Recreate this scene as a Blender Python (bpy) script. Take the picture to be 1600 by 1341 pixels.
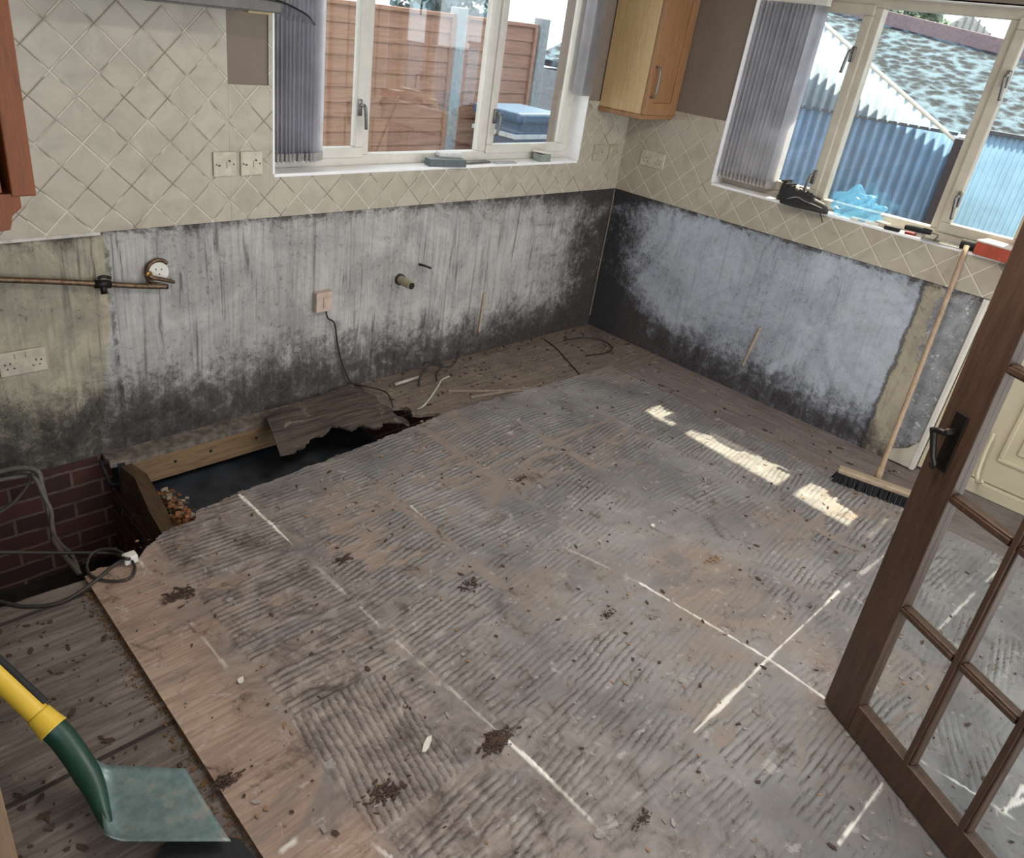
import bpy, bmesh, math, random
import numpy as np
from mathutils import Vector, Matrix
for o in list(bpy.data.objects): bpy.data.objects.remove(o)
SC = bpy.context.scene
COL = SC.collection
R = math.radians
random.seed(7)
# ------------------------------------------------------------------ camera
CAM = Vector((-3.96714, -2.87607, 1.76994))
ROT = Matrix(((0.7313140067943437, -0.6716643052692688, 0.11851955321192056),
              (0.22953383592338192, 0.40600742265470524, 0.8845745818841855),
              (0.6422569903338544, 0.6196975341054973, -0.45108859949112573)))   # rows: right, up, forward
FPX, CX, CY = 1184.268, 743.85, 620.97
cd = bpy.data.cameras.new('camera'); cam = bpy.data.objects.new('camera', cd); COL.objects.link(cam)
m3 = Matrix((ROT[0], ROT[1], -ROT[2])).transposed()
cam.matrix_world = Matrix.Translation(CAM) @ m3.to_4x4()
cd.sensor_fit = 'HORIZONTAL'; cd.sensor_width = 36; cd.lens = FPX / 1600 * 36
cd.shift_x = (800 - CX) / 1600; cd.shift_y = (CY - 670.5) / 1600
cd.clip_start = 0.02
SC.camera = cam
# ------------------------------------------------------------------ world, sun, added lamp, exposure
SC.view_settings.view_transform = 'Standard'; SC.view_settings.look = 'None'
SC.view_settings.gamma = 1; SC.view_settings.use_curve_mapping = False
SC.view_settings.exposure = 0.08
w = bpy.data.worlds.new('sky'); SC.world = w; w.use_nodes = True
bgn = w.node_tree.nodes['Background']; bgn.inputs[0].default_value = (0.90, 0.95, 1.0, 1); bgn.inputs[1].default_value = 2.7
sd = bpy.data.lights.new('sun', 'SUN'); sun = bpy.data.objects.new('sun', sd); COL.objects.link(sun)
sun.rotation_euler = Vector((-1, -0.05, -1.75)).to_track_quat('-Z', 'Y').to_euler()
sd.energy = 15; sd.angle = R(0.6); sd.color = (1, 0.9, 0.68)
ld = bpy.data.lights.new('room_fill_area', 'AREA'); lamp = bpy.data.objects.new('room_fill_area', ld); COL.objects.link(lamp)  # area light added to brighten the interior
ld.shape = 'RECTANGLE'; ld.size = 1.4; ld.size_y = 0.2; ld.energy = 30; ld.color = (1, 0.93, 0.86)
lamp.location = (-2.0, -2.1, 2.28)

# ------------------------------------------------------------------ helpers
def at(px, py, ax, val):
    d = ROT.transposed() @ Vector(((px - CX) / FPX, -(py - CY) / FPX, 1.0))
    return CAM + d * ((val - CAM[ax]) / d[ax])
def lin(c):
    return tuple(((v / 255) / 12.92 if v / 255 <= 0.04045 else ((v / 255 + 0.055) / 1.055) ** 2.4) for v in c)
def rgba(c): return (*lin(c), 1)
def obj(name, bm, mat=None, parent=None, smooth=False):
    me = bpy.data.meshes.new(name)
    bmesh.ops.recalc_face_normals(bm, faces=bm.faces)
    bm.to_mesh(me); bm.free()
    if smooth:
        for p in me.polygons: p.use_smooth = True
    o = bpy.data.objects.new(name, me); COL.objects.link(o)
    if mat: me.materials.append(mat)
    if parent: o.parent = parent
    return o
def empty(name, loc=(0, 0, 0)):
    o = bpy.data.objects.new(name, None); COL.objects.link(o); o.location = loc; o.empty_display_size = .05
    return o
def tag(o, label=None, cat=None, group=None, kind=None):
    if label: o['label'] = label
    if cat: o['category'] = cat
    if group: o['group'] = group
    if kind: o['kind'] = kind
    return o
def local(root, o):
    """parent o (built in world coordinates) to an empty that stands elsewhere"""
    o.parent = root; o.matrix_parent_inverse = Matrix.Translation(root.location).inverted(); return o
def box(bm, x0, x1, y0, y1, z0, z1, bev=0, T=None, seg=2):
    vs = [bm.verts.new(Vector((x, y, z))) for x in (x0, x1) for y in (y0, y1) for z in (z0, z1)]
    F = [(0, 1, 3, 2), (4, 6, 7, 5), (0, 4, 5, 1), (2, 3, 7, 6), (0, 2, 6, 4), (1, 5, 7, 3)]
    fs = [bm.faces.new([vs[i] for i in f]) for f in F]
    allv = list(vs)
    if bev:
        es = list({e for f in fs for e in f.edges})
        r = bmesh.ops.bevel(bm, geom=es, offset=bev, segments=seg, affect='EDGES', profile=0.5)
        allv = list({v for f in r['faces'] for v in f.verts} | {v for v in vs if v.is_valid})
        st = list(allv); seen = set(st)
        while st:
            v = st.pop()
            for e in v.link_edges:
                o = e.other_vert(v)
                if o not in seen: seen.add(o); st.append(o)
        allv = list(seen)
    if T:
        for v in allv: v.co = T(v.co)
    return allv
def prism(bm, pts, axis_from, axis_to, up=2, T=None):
    """extrude polygon pts (2-tuples) along axis `up` from axis_from to axis_to"""
    def P(a, b, h):
        v = [a, b]; v.insert(up, h); v = Vector(v)
        return T(v) if T else v
    n = len(pts)
    lo = [bm.verts.new(P(a, b, axis_from)) for a, b in pts]; hi = [bm.verts.new(P(a, b, axis_to)) for a, b in pts]
    bm.faces.new(lo); bm.faces.new(hi)
    for i in range(n): bm.faces.new([lo[i], lo[(i + 1) % n], hi[(i + 1) % n], hi[i]])
def tube(bm, pts, r, seg=8, cap=True, spline=True):
    P = [Vector(p) for p in pts]
    if spline and len(P) > 2:
        Q = []
        for i in range(len(P) - 1):
            a, b, c, d = P[max(i - 1, 0)], P[i], P[i + 1], P[min(i + 2, len(P) - 1)]
            for k in range(6):
                t = k / 6
                Q.append(0.5 * ((2 * b) + (c - a) * t + (2 * a - 5 * b + 4 * c - d) * t * t + (3 * b - a - 3 * c + d) * t ** 3))
        Q.append(P[-1]); P = Q
    rr = r if callable(r) else (lambda t: r)
    n = len(P); rings = []; nrm = None
    for i, p in enumerate(P):
        t = (P[min(i + 1, n - 1)] - P[max(i - 1, 0)])
        t = t.normalized() if t.length > 1e-9 else Vector((0, 0, 1))
        if nrm is None: nrm = t.orthogonal().normalized()
        nrm = (nrm - t * nrm.dot(t)); nrm = nrm.normalized() if nrm.length > 1e-6 else t.orthogonal().normalized()
        b = t.cross(nrm); q = rr(i / max(1, n - 1))
        rings.append([bm.verts.new(p + (nrm * math.cos(a) + b * math.sin(a)) * q) for a in [2 * math.pi * k / seg for k in range(seg)]])
    for a, b in zip(rings, rings[1:]):
        for k in range(seg): bm.faces.new([a[k], a[(k + 1) % seg], b[(k + 1) % seg], b[k]])
    if cap: bm.faces.new(rings[0]); bm.faces.new(rings[-1])
def cyl(bm, a, b, r, r2=None, seg=20):
    r2 = r if r2 is None else r2
    tube(bm, [a, b], lambda t: r + (r2 - r) * t, seg, True, False)
def gridmesh(name, X, Y, Z, mask=None, attrs=None, mat=None, parent=None, smooth=True):
    ny, nx = X.shape
    co = np.stack([X, Y, Z], -1).reshape(-1, 3)
    i = np.arange(ny * nx).reshape(ny, nx)
    q = np.stack([i[:-1, :-1], i[:-1, 1:], i[1:, 1:], i[1:, :-1]], -1).reshape(-1, 4)
    if mask is not None:
        mk = (mask[:-1, :-1] & mask[:-1, 1:] & mask[1:, 1:] & mask[1:, :-1]).reshape(-1)
        q = q[mk]
    used = np.unique(q); remap = -np.ones(ny * nx, int); remap[used] = np.arange(len(used)); q = remap[q]; co = co[used]
    me = bpy.data.meshes.new(name)
    me.vertices.add(len(co)); me.vertices.foreach_set('co', co.astype(np.float32).ravel())
    me.loops.add(q.size); me.loops.foreach_set('vertex_index', q.astype(np.int32).ravel())
    me.polygons.add(len(q)); me.polygons.foreach_set('loop_start', (np.arange(len(q)) * 4).astype(np.int32))
    me.polygons.foreach_set('loop_total', np.full(len(q), 4, np.int32))
    me.update(calc_edges=True)
    if smooth: me.polygons.foreach_set('use_smooth', np.ones(len(q), bool))
    for k, v in (attrs or {}).items():
        a = me.attributes.new(k, 'FLOAT', 'POINT'); a.data.foreach_set('value', v.reshape(-1)[used].astype(np.float32))
    o = bpy.data.objects.new(name, me); COL.objects.link(o)
    if mat: me.materials.append(mat)
    if parent: o.parent = parent
    return o
def vnoise(X, Y, seed=0):
    """smooth value noise, 0..1"""
    rs = np.random.RandomState(seed); T = rs.rand(256, 256)
    xi = np.floor(X).astype(int); yi = np.floor(Y).astype(int); fx = X - xi; fy = Y - yi
    fx = fx * fx * (3 - 2 * fx); fy = fy * fy * (3 - 2 * fy)
    g = lambda a, b: T[a % 256, b % 256]
    return (g(xi, yi) * (1 - fx) + g(xi + 1, yi) * fx) * (1 - fy) + (g(xi, yi + 1) * (1 - fx) + g(xi + 1, yi + 1) * fx) * fy
def fbm(X, Y, seed=0, o=4):
    s = 0; a = .5; t = 0
    for k in range(o):
        s = s + a * vnoise(X * 2 ** k + 13.7 * k, Y * 2 ** k + 7.1 * k, seed + k); t += a; a *= .5
    return s / t
def sstep(a, b, x):
    t = np.clip((x - a) / (b - a), 0, 1); return t * t * (3 - 2 * t)

# ------------------------------------------------------------------ node helpers
class G:
    def __init__(s, name):
        s.m = bpy.data.materials.new(name); s.m.use_nodes = True; s.nt = s.m.node_tree
        s.b = s.nt.nodes['Principled BSDF']; s.out = s.nt.nodes['Material Output']
        s.tc = s.nt.nodes.new('ShaderNodeTexCoord').outputs['Object']
        s.xyz = None
    def node(s, t, **k):
        n = s.nt.nodes.new(t)
        for a, b in k.items(): setattr(n, a, b)
        return n
    def put(s, sock, v):
        if hasattr(v, 'node'): s.nt.links.new(v, sock)
        elif isinstance(v, (tuple, list)) and len(v) == 3 and sock.type == 'RGBA': sock.default_value = (*v, 1)
        else: sock.default_value = v
    def m_(s, op, a, b=0.0, c=0.0, clamp=False):
        n = s.node('ShaderNodeMath', operation=op, use_clamp=clamp)
        s.put(n.inputs[0], a); s.put(n.inputs[1], b)
        if op in ('MULTIPLY_ADD', 'WRAP', 'COMPARE'): s.put(n.inputs[2], c)
        return n.outputs[0]
    def add(s, a, b): return s.m_('ADD', a, b)
    def sub(s, a, b): return s.m_('SUBTRACT', a, b)
    def mul(s, a, b): return s.m_('MULTIPLY', a, b)
    def mx(s, a, b): return s.m_('MAXIMUM', a, b)
    def mn(s, a, b): return s.m_('MINIMUM', a, b)
    def ss(s, x, a, b, lo=0.0, hi=1.0):
        n = s.node('ShaderNodeMapRange', interpolation_type='SMOOTHSTEP'); s.put(n.inputs[0], x)
        n.inputs[1].default_value = a; n.inputs[2].default_value = b; n.inputs[3].default_value = lo; n.inputs[4].default_value = hi
        return n.outputs[0]
    def co(s):
        if s.xyz is None: n = s.node('ShaderNodeSeparateXYZ'); s.nt.links.new(s.tc, n.inputs[0]); s.xyz = n.outputs
        return s.xyz
    def vec(s, sx=1, sy=1, sz=1, rot=0, off=(0, 0, 0), src=None):
        n = s.node('ShaderNodeMapping'); s.nt.links.new(src or s.tc, n.inputs[0])
        n.inputs['Scale'].default_value = (sx, sy, sz); n.inputs['Rotation'].default_value = (0, 0, rot); n.inputs['Location'].default_value = off
        return n.outputs[0]
    def noise(s, scale=5, detail=4, rough=.55, v=None, dist=0.0):
        n = s.node('ShaderNodeTexNoise'); s.nt.links.new(v or s.tc, n.inputs['Vector'])
        n.inputs['Scale'].default_value = scale; n.inputs['Detail'].default_value = detail; n.inputs['Roughness'].default_value = rough
        n.inputs['Distortion'].default_value = dist
        return n.outputs[0]
    def vor(s, scale=5, v=None, feature='F1'):
        n = s.node('ShaderNodeTexVoronoi', feature=feature); s.nt.links.new(v or s.tc, n.inputs['Vector']); n.inputs['Scale'].default_value = scale
        return n.outputs[0]
    def mix(s, f, a, b):
        n = s.node('ShaderNodeMix', data_type='RGBA'); s.put(n.inputs[0], f); s.put(n.inputs[6], a); s.put(n.inputs[7], b)
        return n.outputs[2]
    def attr(s, name): return s.node('ShaderNodeAttribute', attribute_name=name).outputs['Fac']
    def bump(s, h, strength=.3, dist=.01, nrm=None):
        n = s.node('ShaderNodeBump'); s.put(n.inputs['Height'], h); n.inputs['Strength'].default_value = strength; n.inputs['Distance'].default_value = dist
        if nrm: s.nt.links.new(nrm, n.inputs['Normal'])
        return n.outputs[0]
    def fin(s, col=None, rough=None, nrm=None, metal=None, **k):
        if col is not None: s.put(s.b.inputs['Base Color'], col)
        if rough is not None: s.put(s.b.inputs['Roughness'], rough)
        if metal is not None: s.put(s.b.inputs['Metallic'], metal)
        if nrm is not None: s.nt.links.new(nrm, s.b.inputs['Normal'])
        for a, b in k.items(): s.put(s.b.inputs[a.replace('_', ' ')], b)
        return s.m
_pl = {}
def plain(name, c, rough=.5, metal=0, var=.12, scale=30, bumpy=.1, c2=None):
    if name in _pl: return _pl[name]
    g = G(name); a = lin(c); b = lin(c2) if c2 else tuple(v * (1 - 2 * var) for v in a)
    n = g.noise(scale, 4)
    _pl[name] = g.fin(g.mix(g.ss(n, .3, .7), a, b), rough, g.bump(n, bumpy, .002), metal)
    return _pl[name]
def wood(name, c1, c2, axis='x', scale=1.0, rough=.5):
    g = G(name); sc = {'x': (1.2, 16, 16), 'y': (16, 1.2, 16), 'z': (16, 16, 1.2)}[axis]
    v = g.vec(*[k * scale for k in sc]); n = g.noise(3, 6, .65, v, .6); n2 = g.noise(14, 3, .5, v)
    f = g.ss(g.add(g.mul(n, .7), g.mul(n2, .3)), .3, .7)
    return g.fin(g.mix(f, lin(c1), lin(c2)), rough, g.bump(f, .12, .002))

# ------------------------------------------------------------------ materials
H2 = 0.15162
def tile_mat(name, ax, p0, q0, gl=.5):
    g = G(name); X = g.co(); u = X[0] if ax == 0 else g.mul(X[1], -1.0); z = X[2]
    a = g.m_('DIVIDE', g.sub(g.add(u, z), p0), H2); b = g.m_('DIVIDE', g.sub(g.sub(u, z), q0), H2)
    da = g.m_('PINGPONG', a, .5); db = g.m_('PINGPONG', b, .5)      # 0 on a joint
    d = g.mn(da, db); wob = g.mul(g.noise(60, 2), .012)
    line = g.ss(g.add(d, wob), .013, .026, .95, 0)
    ca = g.m_('FLOOR', g.add(a, 0)); cb = g.m_('FLOOR', g.add(b, 0))
    cc = g.node('ShaderNodeCombineXYZ'); g.put(cc.inputs[0], ca); g.put(cc.inputs[1], cb)
    wn = g.node('ShaderNodeTexWhiteNoise'); g.nt.links.new(cc.outputs[0], wn.inputs[0])
    n = g.noise(7, 5, .6, dist=.8)
    base = g.mix(g.ss(n, .3, .75), lin((186, 178, 161)), lin((162, 154, 138)))
    base = g.mix(g.mul(wn.outputs[0], .25), base, lin((166, 150, 134)))
    gr = g.mix(g.ss(g.noise(7, 3), .5 - gl * .16 - .06, .5 - gl * .16 + .06), lin((112, 103, 90)), lin((218, 212, 198)))
    col = g.mix(line, base, gr)
    h = g.add(g.ss(d, .012, .06), g.mul(g.noise(22, 3), .25))
    return g.fin(col, g.ss(line, 0, 1, .32, .85), g.bump(h, .45, .003))
M_tileA = tile_mat('beige diagonal tiles', 0, -3.161830 + 1.511226 + .07581, -3.161830 - 1.511226 + .07581, .0)
M_tileB = tile_mat('beige diagonal tiles right', 1, 2.255, .295, .9)

def mould_mat(name, side):
    g = G(name); X = g.co(); z = X[2]
    u = g.mul(X[0], -1.0) if side == 'A' else g.mul(X[1], -1.0)          # distance from the room corner
    cc = g.node('ShaderNodeCombineXYZ'); g.put(cc.inputs[0], g.mul(u, 16)); g.put(cc.inputs[1], g.mul(z, 1.1)); st = g.noise(1, 6, .7, cc.outputs[0], .5)
    c2 = g.node('ShaderNodeCombineXYZ'); g.put(c2.inputs[0], g.mul(u, 42)); g.put(c2.inputs[1], g.mul(z, 2.2)); st2 = g.noise(1, 5, .6, c2.outputs[0], .8)
    n1 = g.noise(3.2, 8, .68, dist=.9); n2 = g.noise(11, 9, .78, dist=.6); n3 = g.noise(45, 4, .7, dist=.5)
    if side == 'A':
        base = g.mix(g.ss(n1, .3, .7), lin((190, 188, 184)), lin((150, 148, 146)))
    else:
        base = g.mix(g.ss(n1, .3, .7), lin((186, 194, 206)), lin((150, 158, 170)))
    base = g.mix(g.mul(g.ss(g.noise(5, 6, .7, cc.outputs[0]), .45, .7), .35), base, lin((188, 180, 162)))
    # patch boundary
    if side == 'A':
        pu = g.add(u, g.mul(g.sub(n2, .5), .06)); pz = g.mul(g.m_('MAXIMUM', g.sub(.65, z), 0.0), .15)
        left = g.ss(g.sub(pu, pz), 3.035, 3.05)
        cream = g.mix(g.ss(n1, .35, .7), lin((178, 170, 146)), lin((132, 128, 112)))
        base = g.mix(left, base, cream)
        low = g.add(g.mul(g.ss(g.sub(z, g.ss(u, .0, 1.9, -.22, .0)), .02, .56, 1, 0), 1.0), 0.0)
        corner = g.mul(g.ss(u, .0, .5, 1, 0), g.ss(z, .3, 1.0, .75, .5))
        top = g.mul(g.ss(z, .76, .90), .36)
        rightst = g.mul(g.ss(u, .2, 1.5, 1, 0), .30)
    else:
        pu = g.add(u, g.mul(g.sub(n2, .5), .07))
        left = g.ss(pu, 1.86, 1.88)
        conc = g.mix(g.ss(n2, .3, .7), lin((158, 160, 162)), lin((112, 113, 116)))
        conc = g.mix(g.ss(g.noise(34, 4, .7), .58, .66), conc, lin((208, 206, 200)))
        cream = g.mix(g.ss(n1, .35, .7), lin((176, 166, 144)), lin((150, 140, 122)))
        e = g.ss(g.add(g.add(u, g.mul(g.sub(z, .45), .1)), g.mul(g.sub(n1, .5), .22)), 1.985, 1.995)
        base = g.mix(left, base, g.mix(e, cream, conc))
        low = g.ss(g.add(z, g.ss(u, 1.85, 1.95, 0, .12)), .02, .40, 1, 0)
        corner = g.mul(g.ss(u, .03, .45, 1, 0), g.ss(z, .1, .95, 1.1, .62))
        top = g.mul(g.ss(z, .78, .89), .30)
        rightst = g.mul(g.ss(u, .0, 1.1, 1, 0), .20)
    drive = g.add(g.add(g.mul(low, .62), g.mul(corner, .6)), g.add(top, rightst))
    n4 = g.noise(30, 6, .8, dist=.4)
    tex = g.add(g.add(g.add(g.mul(n1, .6), g.mul(n2, .62)), g.mul(g.sub(st, .5), .38)), g.mul(g.sub(n4, .5), .75))
    m = g.ss(g.add(drive, tex), .80, 1.30)
    vein = g.mul(g.ss(g.m_('ABSOLUTE', g.sub(g.noise(4.5, 5, .7, dist=2.0), .5)), .0, .013, 1, 0), g.ss(g.add(drive, g.mul(n1, .6)), .42, .7))
    base = g.mix(g.mul(g.ss(st2, .38, .64), .34 if side == 'A' else .10), base, lin((112, 109, 108)))
    base = g.mix(g.ss(n4, .5, .72, 0, .4), base, lin((108, 104, 102)))
    # thin vertical runs of dirty water
    runs = g.mul(g.ss(st2, .57, .66), g.ss(g.noise(2.0, 2), .36, .55, 0, .8 if side == 'A' else .25))
    specks = g.mul(g.ss(n3, .57, .66), g.ss(n1, .44, .58, .15, .8))
    tone = g.mix(g.ss(n4, .4, .66), lin((24, 20, 22)), lin((78, 68, 64)))
    if side == 'A': tone = g.mix(g.mul(g.ss(u, .1, 1.6, 1, 0), .55), tone, lin((44, 28, 28)))
    else:
        tone = g.mix(g.mul(g.ss(u, .25, .9, 1, 0), .6), tone, lin((62, 48, 42)))
        tone = g.mix(g.ss(g.add(u, g.mul(g.sub(n1, .5), .3)), .14, .34, .95, 0), tone, lin((17, 17, 20)))
        base = g.mix(g.ss(n2, .46, .62, 0, .22), base, lin((120, 122, 126)))
    col = g.mix(g.mul(m, .93), base, tone)
    col = g.mix(g.mul(runs, g.ss(m, 0, 1, .75, .2)), col, lin((62, 58, 58)))
    col = g.mix(g.mul(specks, .7), col, lin((60, 55, 54)))
    col = g.mix(g.mul(vein, .65), col, lin((40, 36, 38)))
    # pale runs where the plaster has been wiped or salted
    salt = g.mul(g.ss(g.noise(1, 5, .7, cc.outputs[0], .2), .62, .72), g.ss(n2, .48, .6))
    col = g.mix(g.mul(salt, .5), col, lin((190, 182, 172)))
    # crust line round the scar where the wall patch stops
    edge = g.ss(g.m_('ABSOLUTE', g.sub(pu, 1.868 if side == 'B' else 3.045)), .004, .016, 1, 0)
    if side == 'A': edge = g.mul(edge, g.ss(n2, .4, .6))
    col = g.mix(g.mul(edge, .75), col, lin((50, 46, 46)))
    te = g.mul(g.ss(g.add(z, g.mul(g.sub(n2, .5), .05)), .872, .885), g.ss(n2, .42, .56))
    col = g.mix(g.mul(te, .7), col, lin((58, 52, 50)))
    crust = g.add(g.mul(g.ss(n2, .42, .6), m), g.mul(n3, .3))
    return g.fin(col, g.ss(m, 0, 1, .75, .95), g.bump(g.add(crust, g.mul(n4, .5)), .55, .006))
M_mouldA = mould_mat('mouldy grey plaster', 'A'); M_mouldB = mould_mat('mouldy blue grey plaster', 'B')
M_taupe = plain('taupe wall paint', (132, 118, 106), .75, 0, .05, 6)
M_ceil = plain('white ceiling paint', (226, 222, 214), .8, 0, .04, 6)
M_reveal = plain('white gloss reveal', (250, 250, 250), .3, 0, .04, 8)
M_upvc = plain('white window plastic', (214, 210, 200), .35, 0, .05, 12)
M_upvc2 = plain('dusty window plastic', (196, 188, 172), .4, 0, .06, 12)
M_cream = plain('cream door plastic', (206, 192, 164), .45, 0, .04, 8)
M_steel = plain('dull steel', (132, 130, 125), .35, .9, .1, 40)
M_dsteel = plain('dark steel', (70, 68, 66), .4, .8, .1, 40)
M_white = plain('white plastic', (225, 222, 212), .35, 0, .05, 20)
M_ivory = plain('ivory plastic', (200, 186, 168), .45, 0, .08, 20)
M_hole = plain('black slot', (16, 15, 15), .7, 0, .05)
M_black = plain('black rubber', (26, 26, 28), .7, 0, .2, 60)
M_cable = plain('grey cable sheath', (96, 90, 84), .6, 0, .15, 50)
M_bcable = plain('dark cable sheath', (48, 42, 39), .6, 0, .15, 50)
M_wcable = plain('white cable sheath', (178, 172, 160), .5, 0, .1, 50)
M_copper = plain('tarnished copper', (122, 98, 78), .45, .7, .25, 60, .3)
M_brass = plain('brass', (200, 160, 80), .3, .9, .1, 60)
M_bronze = plain('antique bronze', (42, 36, 32), .45, .6, .2, 60)
M_door = wood('dark stained hardwood', (92, 68, 52), (62, 44, 34), 'z', 1.3, .42)
M_oakL = wood('pale oak', (206, 178, 132), (186, 154, 106), 'z', 1.5, .45)
M_oak = wood('honey oak', (166, 124, 86), (138, 98, 64), 'z', 1.5, .45)
M_oakO = wood('orange oak', (126, 66, 18), (92, 46, 12), 'z', 1.5, .6)
M_pine = wood('rough pine', (150, 124, 92), (108, 84, 60), 'x', 1.5, .8)
M_handle = wood('broom handle wood', (172, 150, 124), (138, 114, 88), 'z', 1, .6)
def glass(name, base):
    g = G(name); nt = g.nt
    tr = g.node('ShaderNodeBsdfTransparent'); gl = g.node('ShaderNodeBsdfGlossy'); gl.inputs['Roughness'].default_value = .01
    tr.inputs[0].default_value = (.95, .97, .97, 1)
    lw = g.node('ShaderNodeLayerWeight'); fac = g.add(g.mul(g.m_('POWER', lw.outputs['Facing'], 5.0), .9), base)
    mx = g.node('ShaderNodeMixShader'); nt.links.new(fac, mx.inputs[0]); nt.links.new(tr.outputs[0], mx.inputs[1]); nt.links.new(gl.outputs[0], mx.inputs[2])
    nt.links.new(mx.outputs[0], g.out.inputs[0]); return g.m
M_glass = glass('clear glass', .02); M_wglass = glass('double glazing', .11)
def translucent(name, c, mixf=.5, stripes=None, alpha=0):
    g = G(name); nt = g.nt
    d = g.node('ShaderNodeBsdfDiffuse'); t = g.node('ShaderNodeBsdfTranslucent')
    n = g.noise(9, 4); col = g.mix(g.ss(n, .3, .7), lin(c), tuple(v * .82 for v in lin(c)))
    nt.links.new(col, d.inputs[0]); nt.links.new(col, t.inputs[0])
    mx = g.node('ShaderNodeMixShader'); mx.inputs[0].default_value = mixf
    nt.links.new(d.outputs[0], mx.inputs[1]); nt.links.new(t.outputs[0], mx.inputs[2]); last = mx
    gl = g.node('ShaderNodeBsdfGlossy'); gl.inputs['Roughness'].default_value = .25
    m2 = g.node('ShaderNodeMixShader'); m2.inputs[0].default_value = .06
    nt.links.new(last.outputs[0], m2.inputs[1]); nt.links.new(gl.outputs[0], m2.inputs[2]); last = m2
    if alpha:
        tr = g.node('ShaderNodeBsdfTransparent'); m3 = g.node('ShaderNodeMixShader'); m3.inputs[0].default_value = alpha
        nt.links.new(last.outputs[0], m3.inputs[1]); nt.links.new(tr.outputs[0], m3.inputs[2]); last = m3
    nt.links.new(last.outputs[0], g.out.inputs[0]); return g.m
M_blind = translucent('lilac grey blind fabric', (208, 207, 212), .7)
M_bag = translucent('thin blue plastic film', (120, 190, 225), .5, alpha=.45)
M_sheet = translucent('blue corrugated plastic', (178, 218, 255), .6)
M_sheetU = translucent('sunlit pale corrugated plastic', (208, 226, 240), .75)  # upper shed sheeting, sun glare put into a paler, clearer copy
M_sheet2 = translucent('pale blue corrugated plastic', (150, 190, 222), .55)

# ------------------------------------------------------------------ floor materials
def ply_mat():
    g = G('plywood smeared with tile adhesive'); X = g.co()
    rid = g.attr('ridge'); gro = g.attr('grout'); adh = g.attr('adhesive')
    n1 = g.noise(2.2, 6, .6, dist=.6); n2 = g.noise(11, 7, .7, dist=.8); n3 = g.noise(40, 5, .7)
    wv = g.vec(3, 40, 1); gn = g.noise(2, 5, .6, wv, .4)
    lf = g.ss(g.add(X[0], g.mul(n1, .5)), -2.9, -2.0)
    ply = g.mix(g.ss(gn, .35, .65), lin((174, 150, 132)), lin((144, 120, 104)))
    ply = g.mix(g.ss(n1, .35, .7, 0, .45), ply, lin((118, 96, 84)))
    grey = g.mix(g.ss(n1, .3, .7), lin((138, 135, 132)), lin((100, 98, 98)))
    grey = g.mix(g.ss(n2, .45, .7, 0, .45), grey, lin((126, 116, 106)))
    warm = g.mix(g.ss(n2, .35, .65), lin((146, 134, 126)), lin((102, 91, 85)))
    adc = g.mix(lf, warm, grey)
    ply = g.mix(g.ss(X[0], -3.1, -2.3, 0, .75), ply, lin((122, 113, 106)))
    col = g.mix(adh, ply, adc)
    gr2 = g.attr('groove')
    col = g.mix(g.mul(gr2, g.ss(n2, .3, .6, .45, .9)), col, lin((62, 54, 48)))
    col = g.mix(g.mul(g.ss(rid, .6, 1.0), .10), col, lin((190, 188, 184)))
    smear = g.mul(g.ss(g.noise(1.6, 5, .6, g.vec(1, 2.2, 1, .5), 1.2), .54, .66), .55); col = g.mix(smear, col, lin((98, 96, 96)))
    dirt = g.mul(g.ss(n2, .56, .68), g.ss(n3, .38, .58))
    blot = g.mul(g.ss(g.noise(5, 8, .75, dist=.5), .57, .66), g.ss(n3, .35, .6, .3, .7)); col = g.mix(blot, col, lin((78, 64, 56)))
    pale = g.mul(g.ss(g.noise(18, 6, .7, dist=.5), .58, .68), .45); col = g.mix(pale, col, lin((182, 176, 170)))
    col = g.mix(g.mul(dirt, .75), col, lin((64, 50, 42)))
    col = g.mix(g.mul(g.ss(n3, .64, .72), .5), col, lin((70, 56, 50)))
    col = g.mix(gro, col, lin((226, 220, 210)))
    return g.fin(col, g.ss(n2, .3, .7, .62, .9), g.bump(g.add(n2, g.mul(n3, .6)), .45, .004))
M_ply = ply_mat()
M_plyedge = plain('cut plywood edge', (166, 122, 78), .8, 0, .25, 60)
def board_mat(name, c1, c2, axis, gap, off=0.0, dark=(48, 40, 36)):
    g = G(name); X = g.co(); a = X[1] if axis == 'x' else X[0]
    v = g.vec(*((2.2, 26, 1) if axis == 'x' else (26, 2.2, 1)))
    n = g.noise(2, 7, .7, v, .7); n2 = g.noise(9, 7, .7, dist=.7); n1 = g.noise(2.5, 5, .6); n3 = g.noise(50, 4, .7)
    col = g.mix(g.ss(n, .32, .68), lin(c1), lin(c2))
    col = g.mix(g.ss(n1, .45, .72, 0, .6), col, tuple(c * .55 for c in lin(c2)))
    col = g.mix(g.ss(n2, .58, .7, 0, .55), col, lin((150, 140, 128)))
    col = g.mix(g.mul(g.ss(n3, .6, .7), .6), col, lin(dark))
    d = g.m_('PINGPONG', g.m_('DIVIDE', g.add(a, off), gap), .5)
    ln = g.ss(d, .006, .018, 1, 0)
    col = g.mix(g.mul(ln, .85), col, lin((28, 24, 22)))
    return g.fin(col, .85, g.bump(g.add(g.add(g.mul(n, .5), n2), g.mul(ln, -1.0)), .5, .004))
M_boards = board_mat('old grey floorboards', (128, 116, 108), (84, 74, 68), 'x', .62, .18)
M_strip = board_mat('bare dirty chipboard', (132, 118, 106), (96, 84, 76), 'x', 3.0, .7)
M_stripB = board_mat('bare dirty chipboard right', (128, 116, 110), (98, 86, 82), 'y', 3.0, .9)
M_rotten = board_mat('rotten dark board', (98, 86, 76), (44, 36, 33), 'x', 3.0, .7)
M_soil = plain('dark soil', (38, 32, 29), .95, 0, .3, 12, .6)
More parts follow.
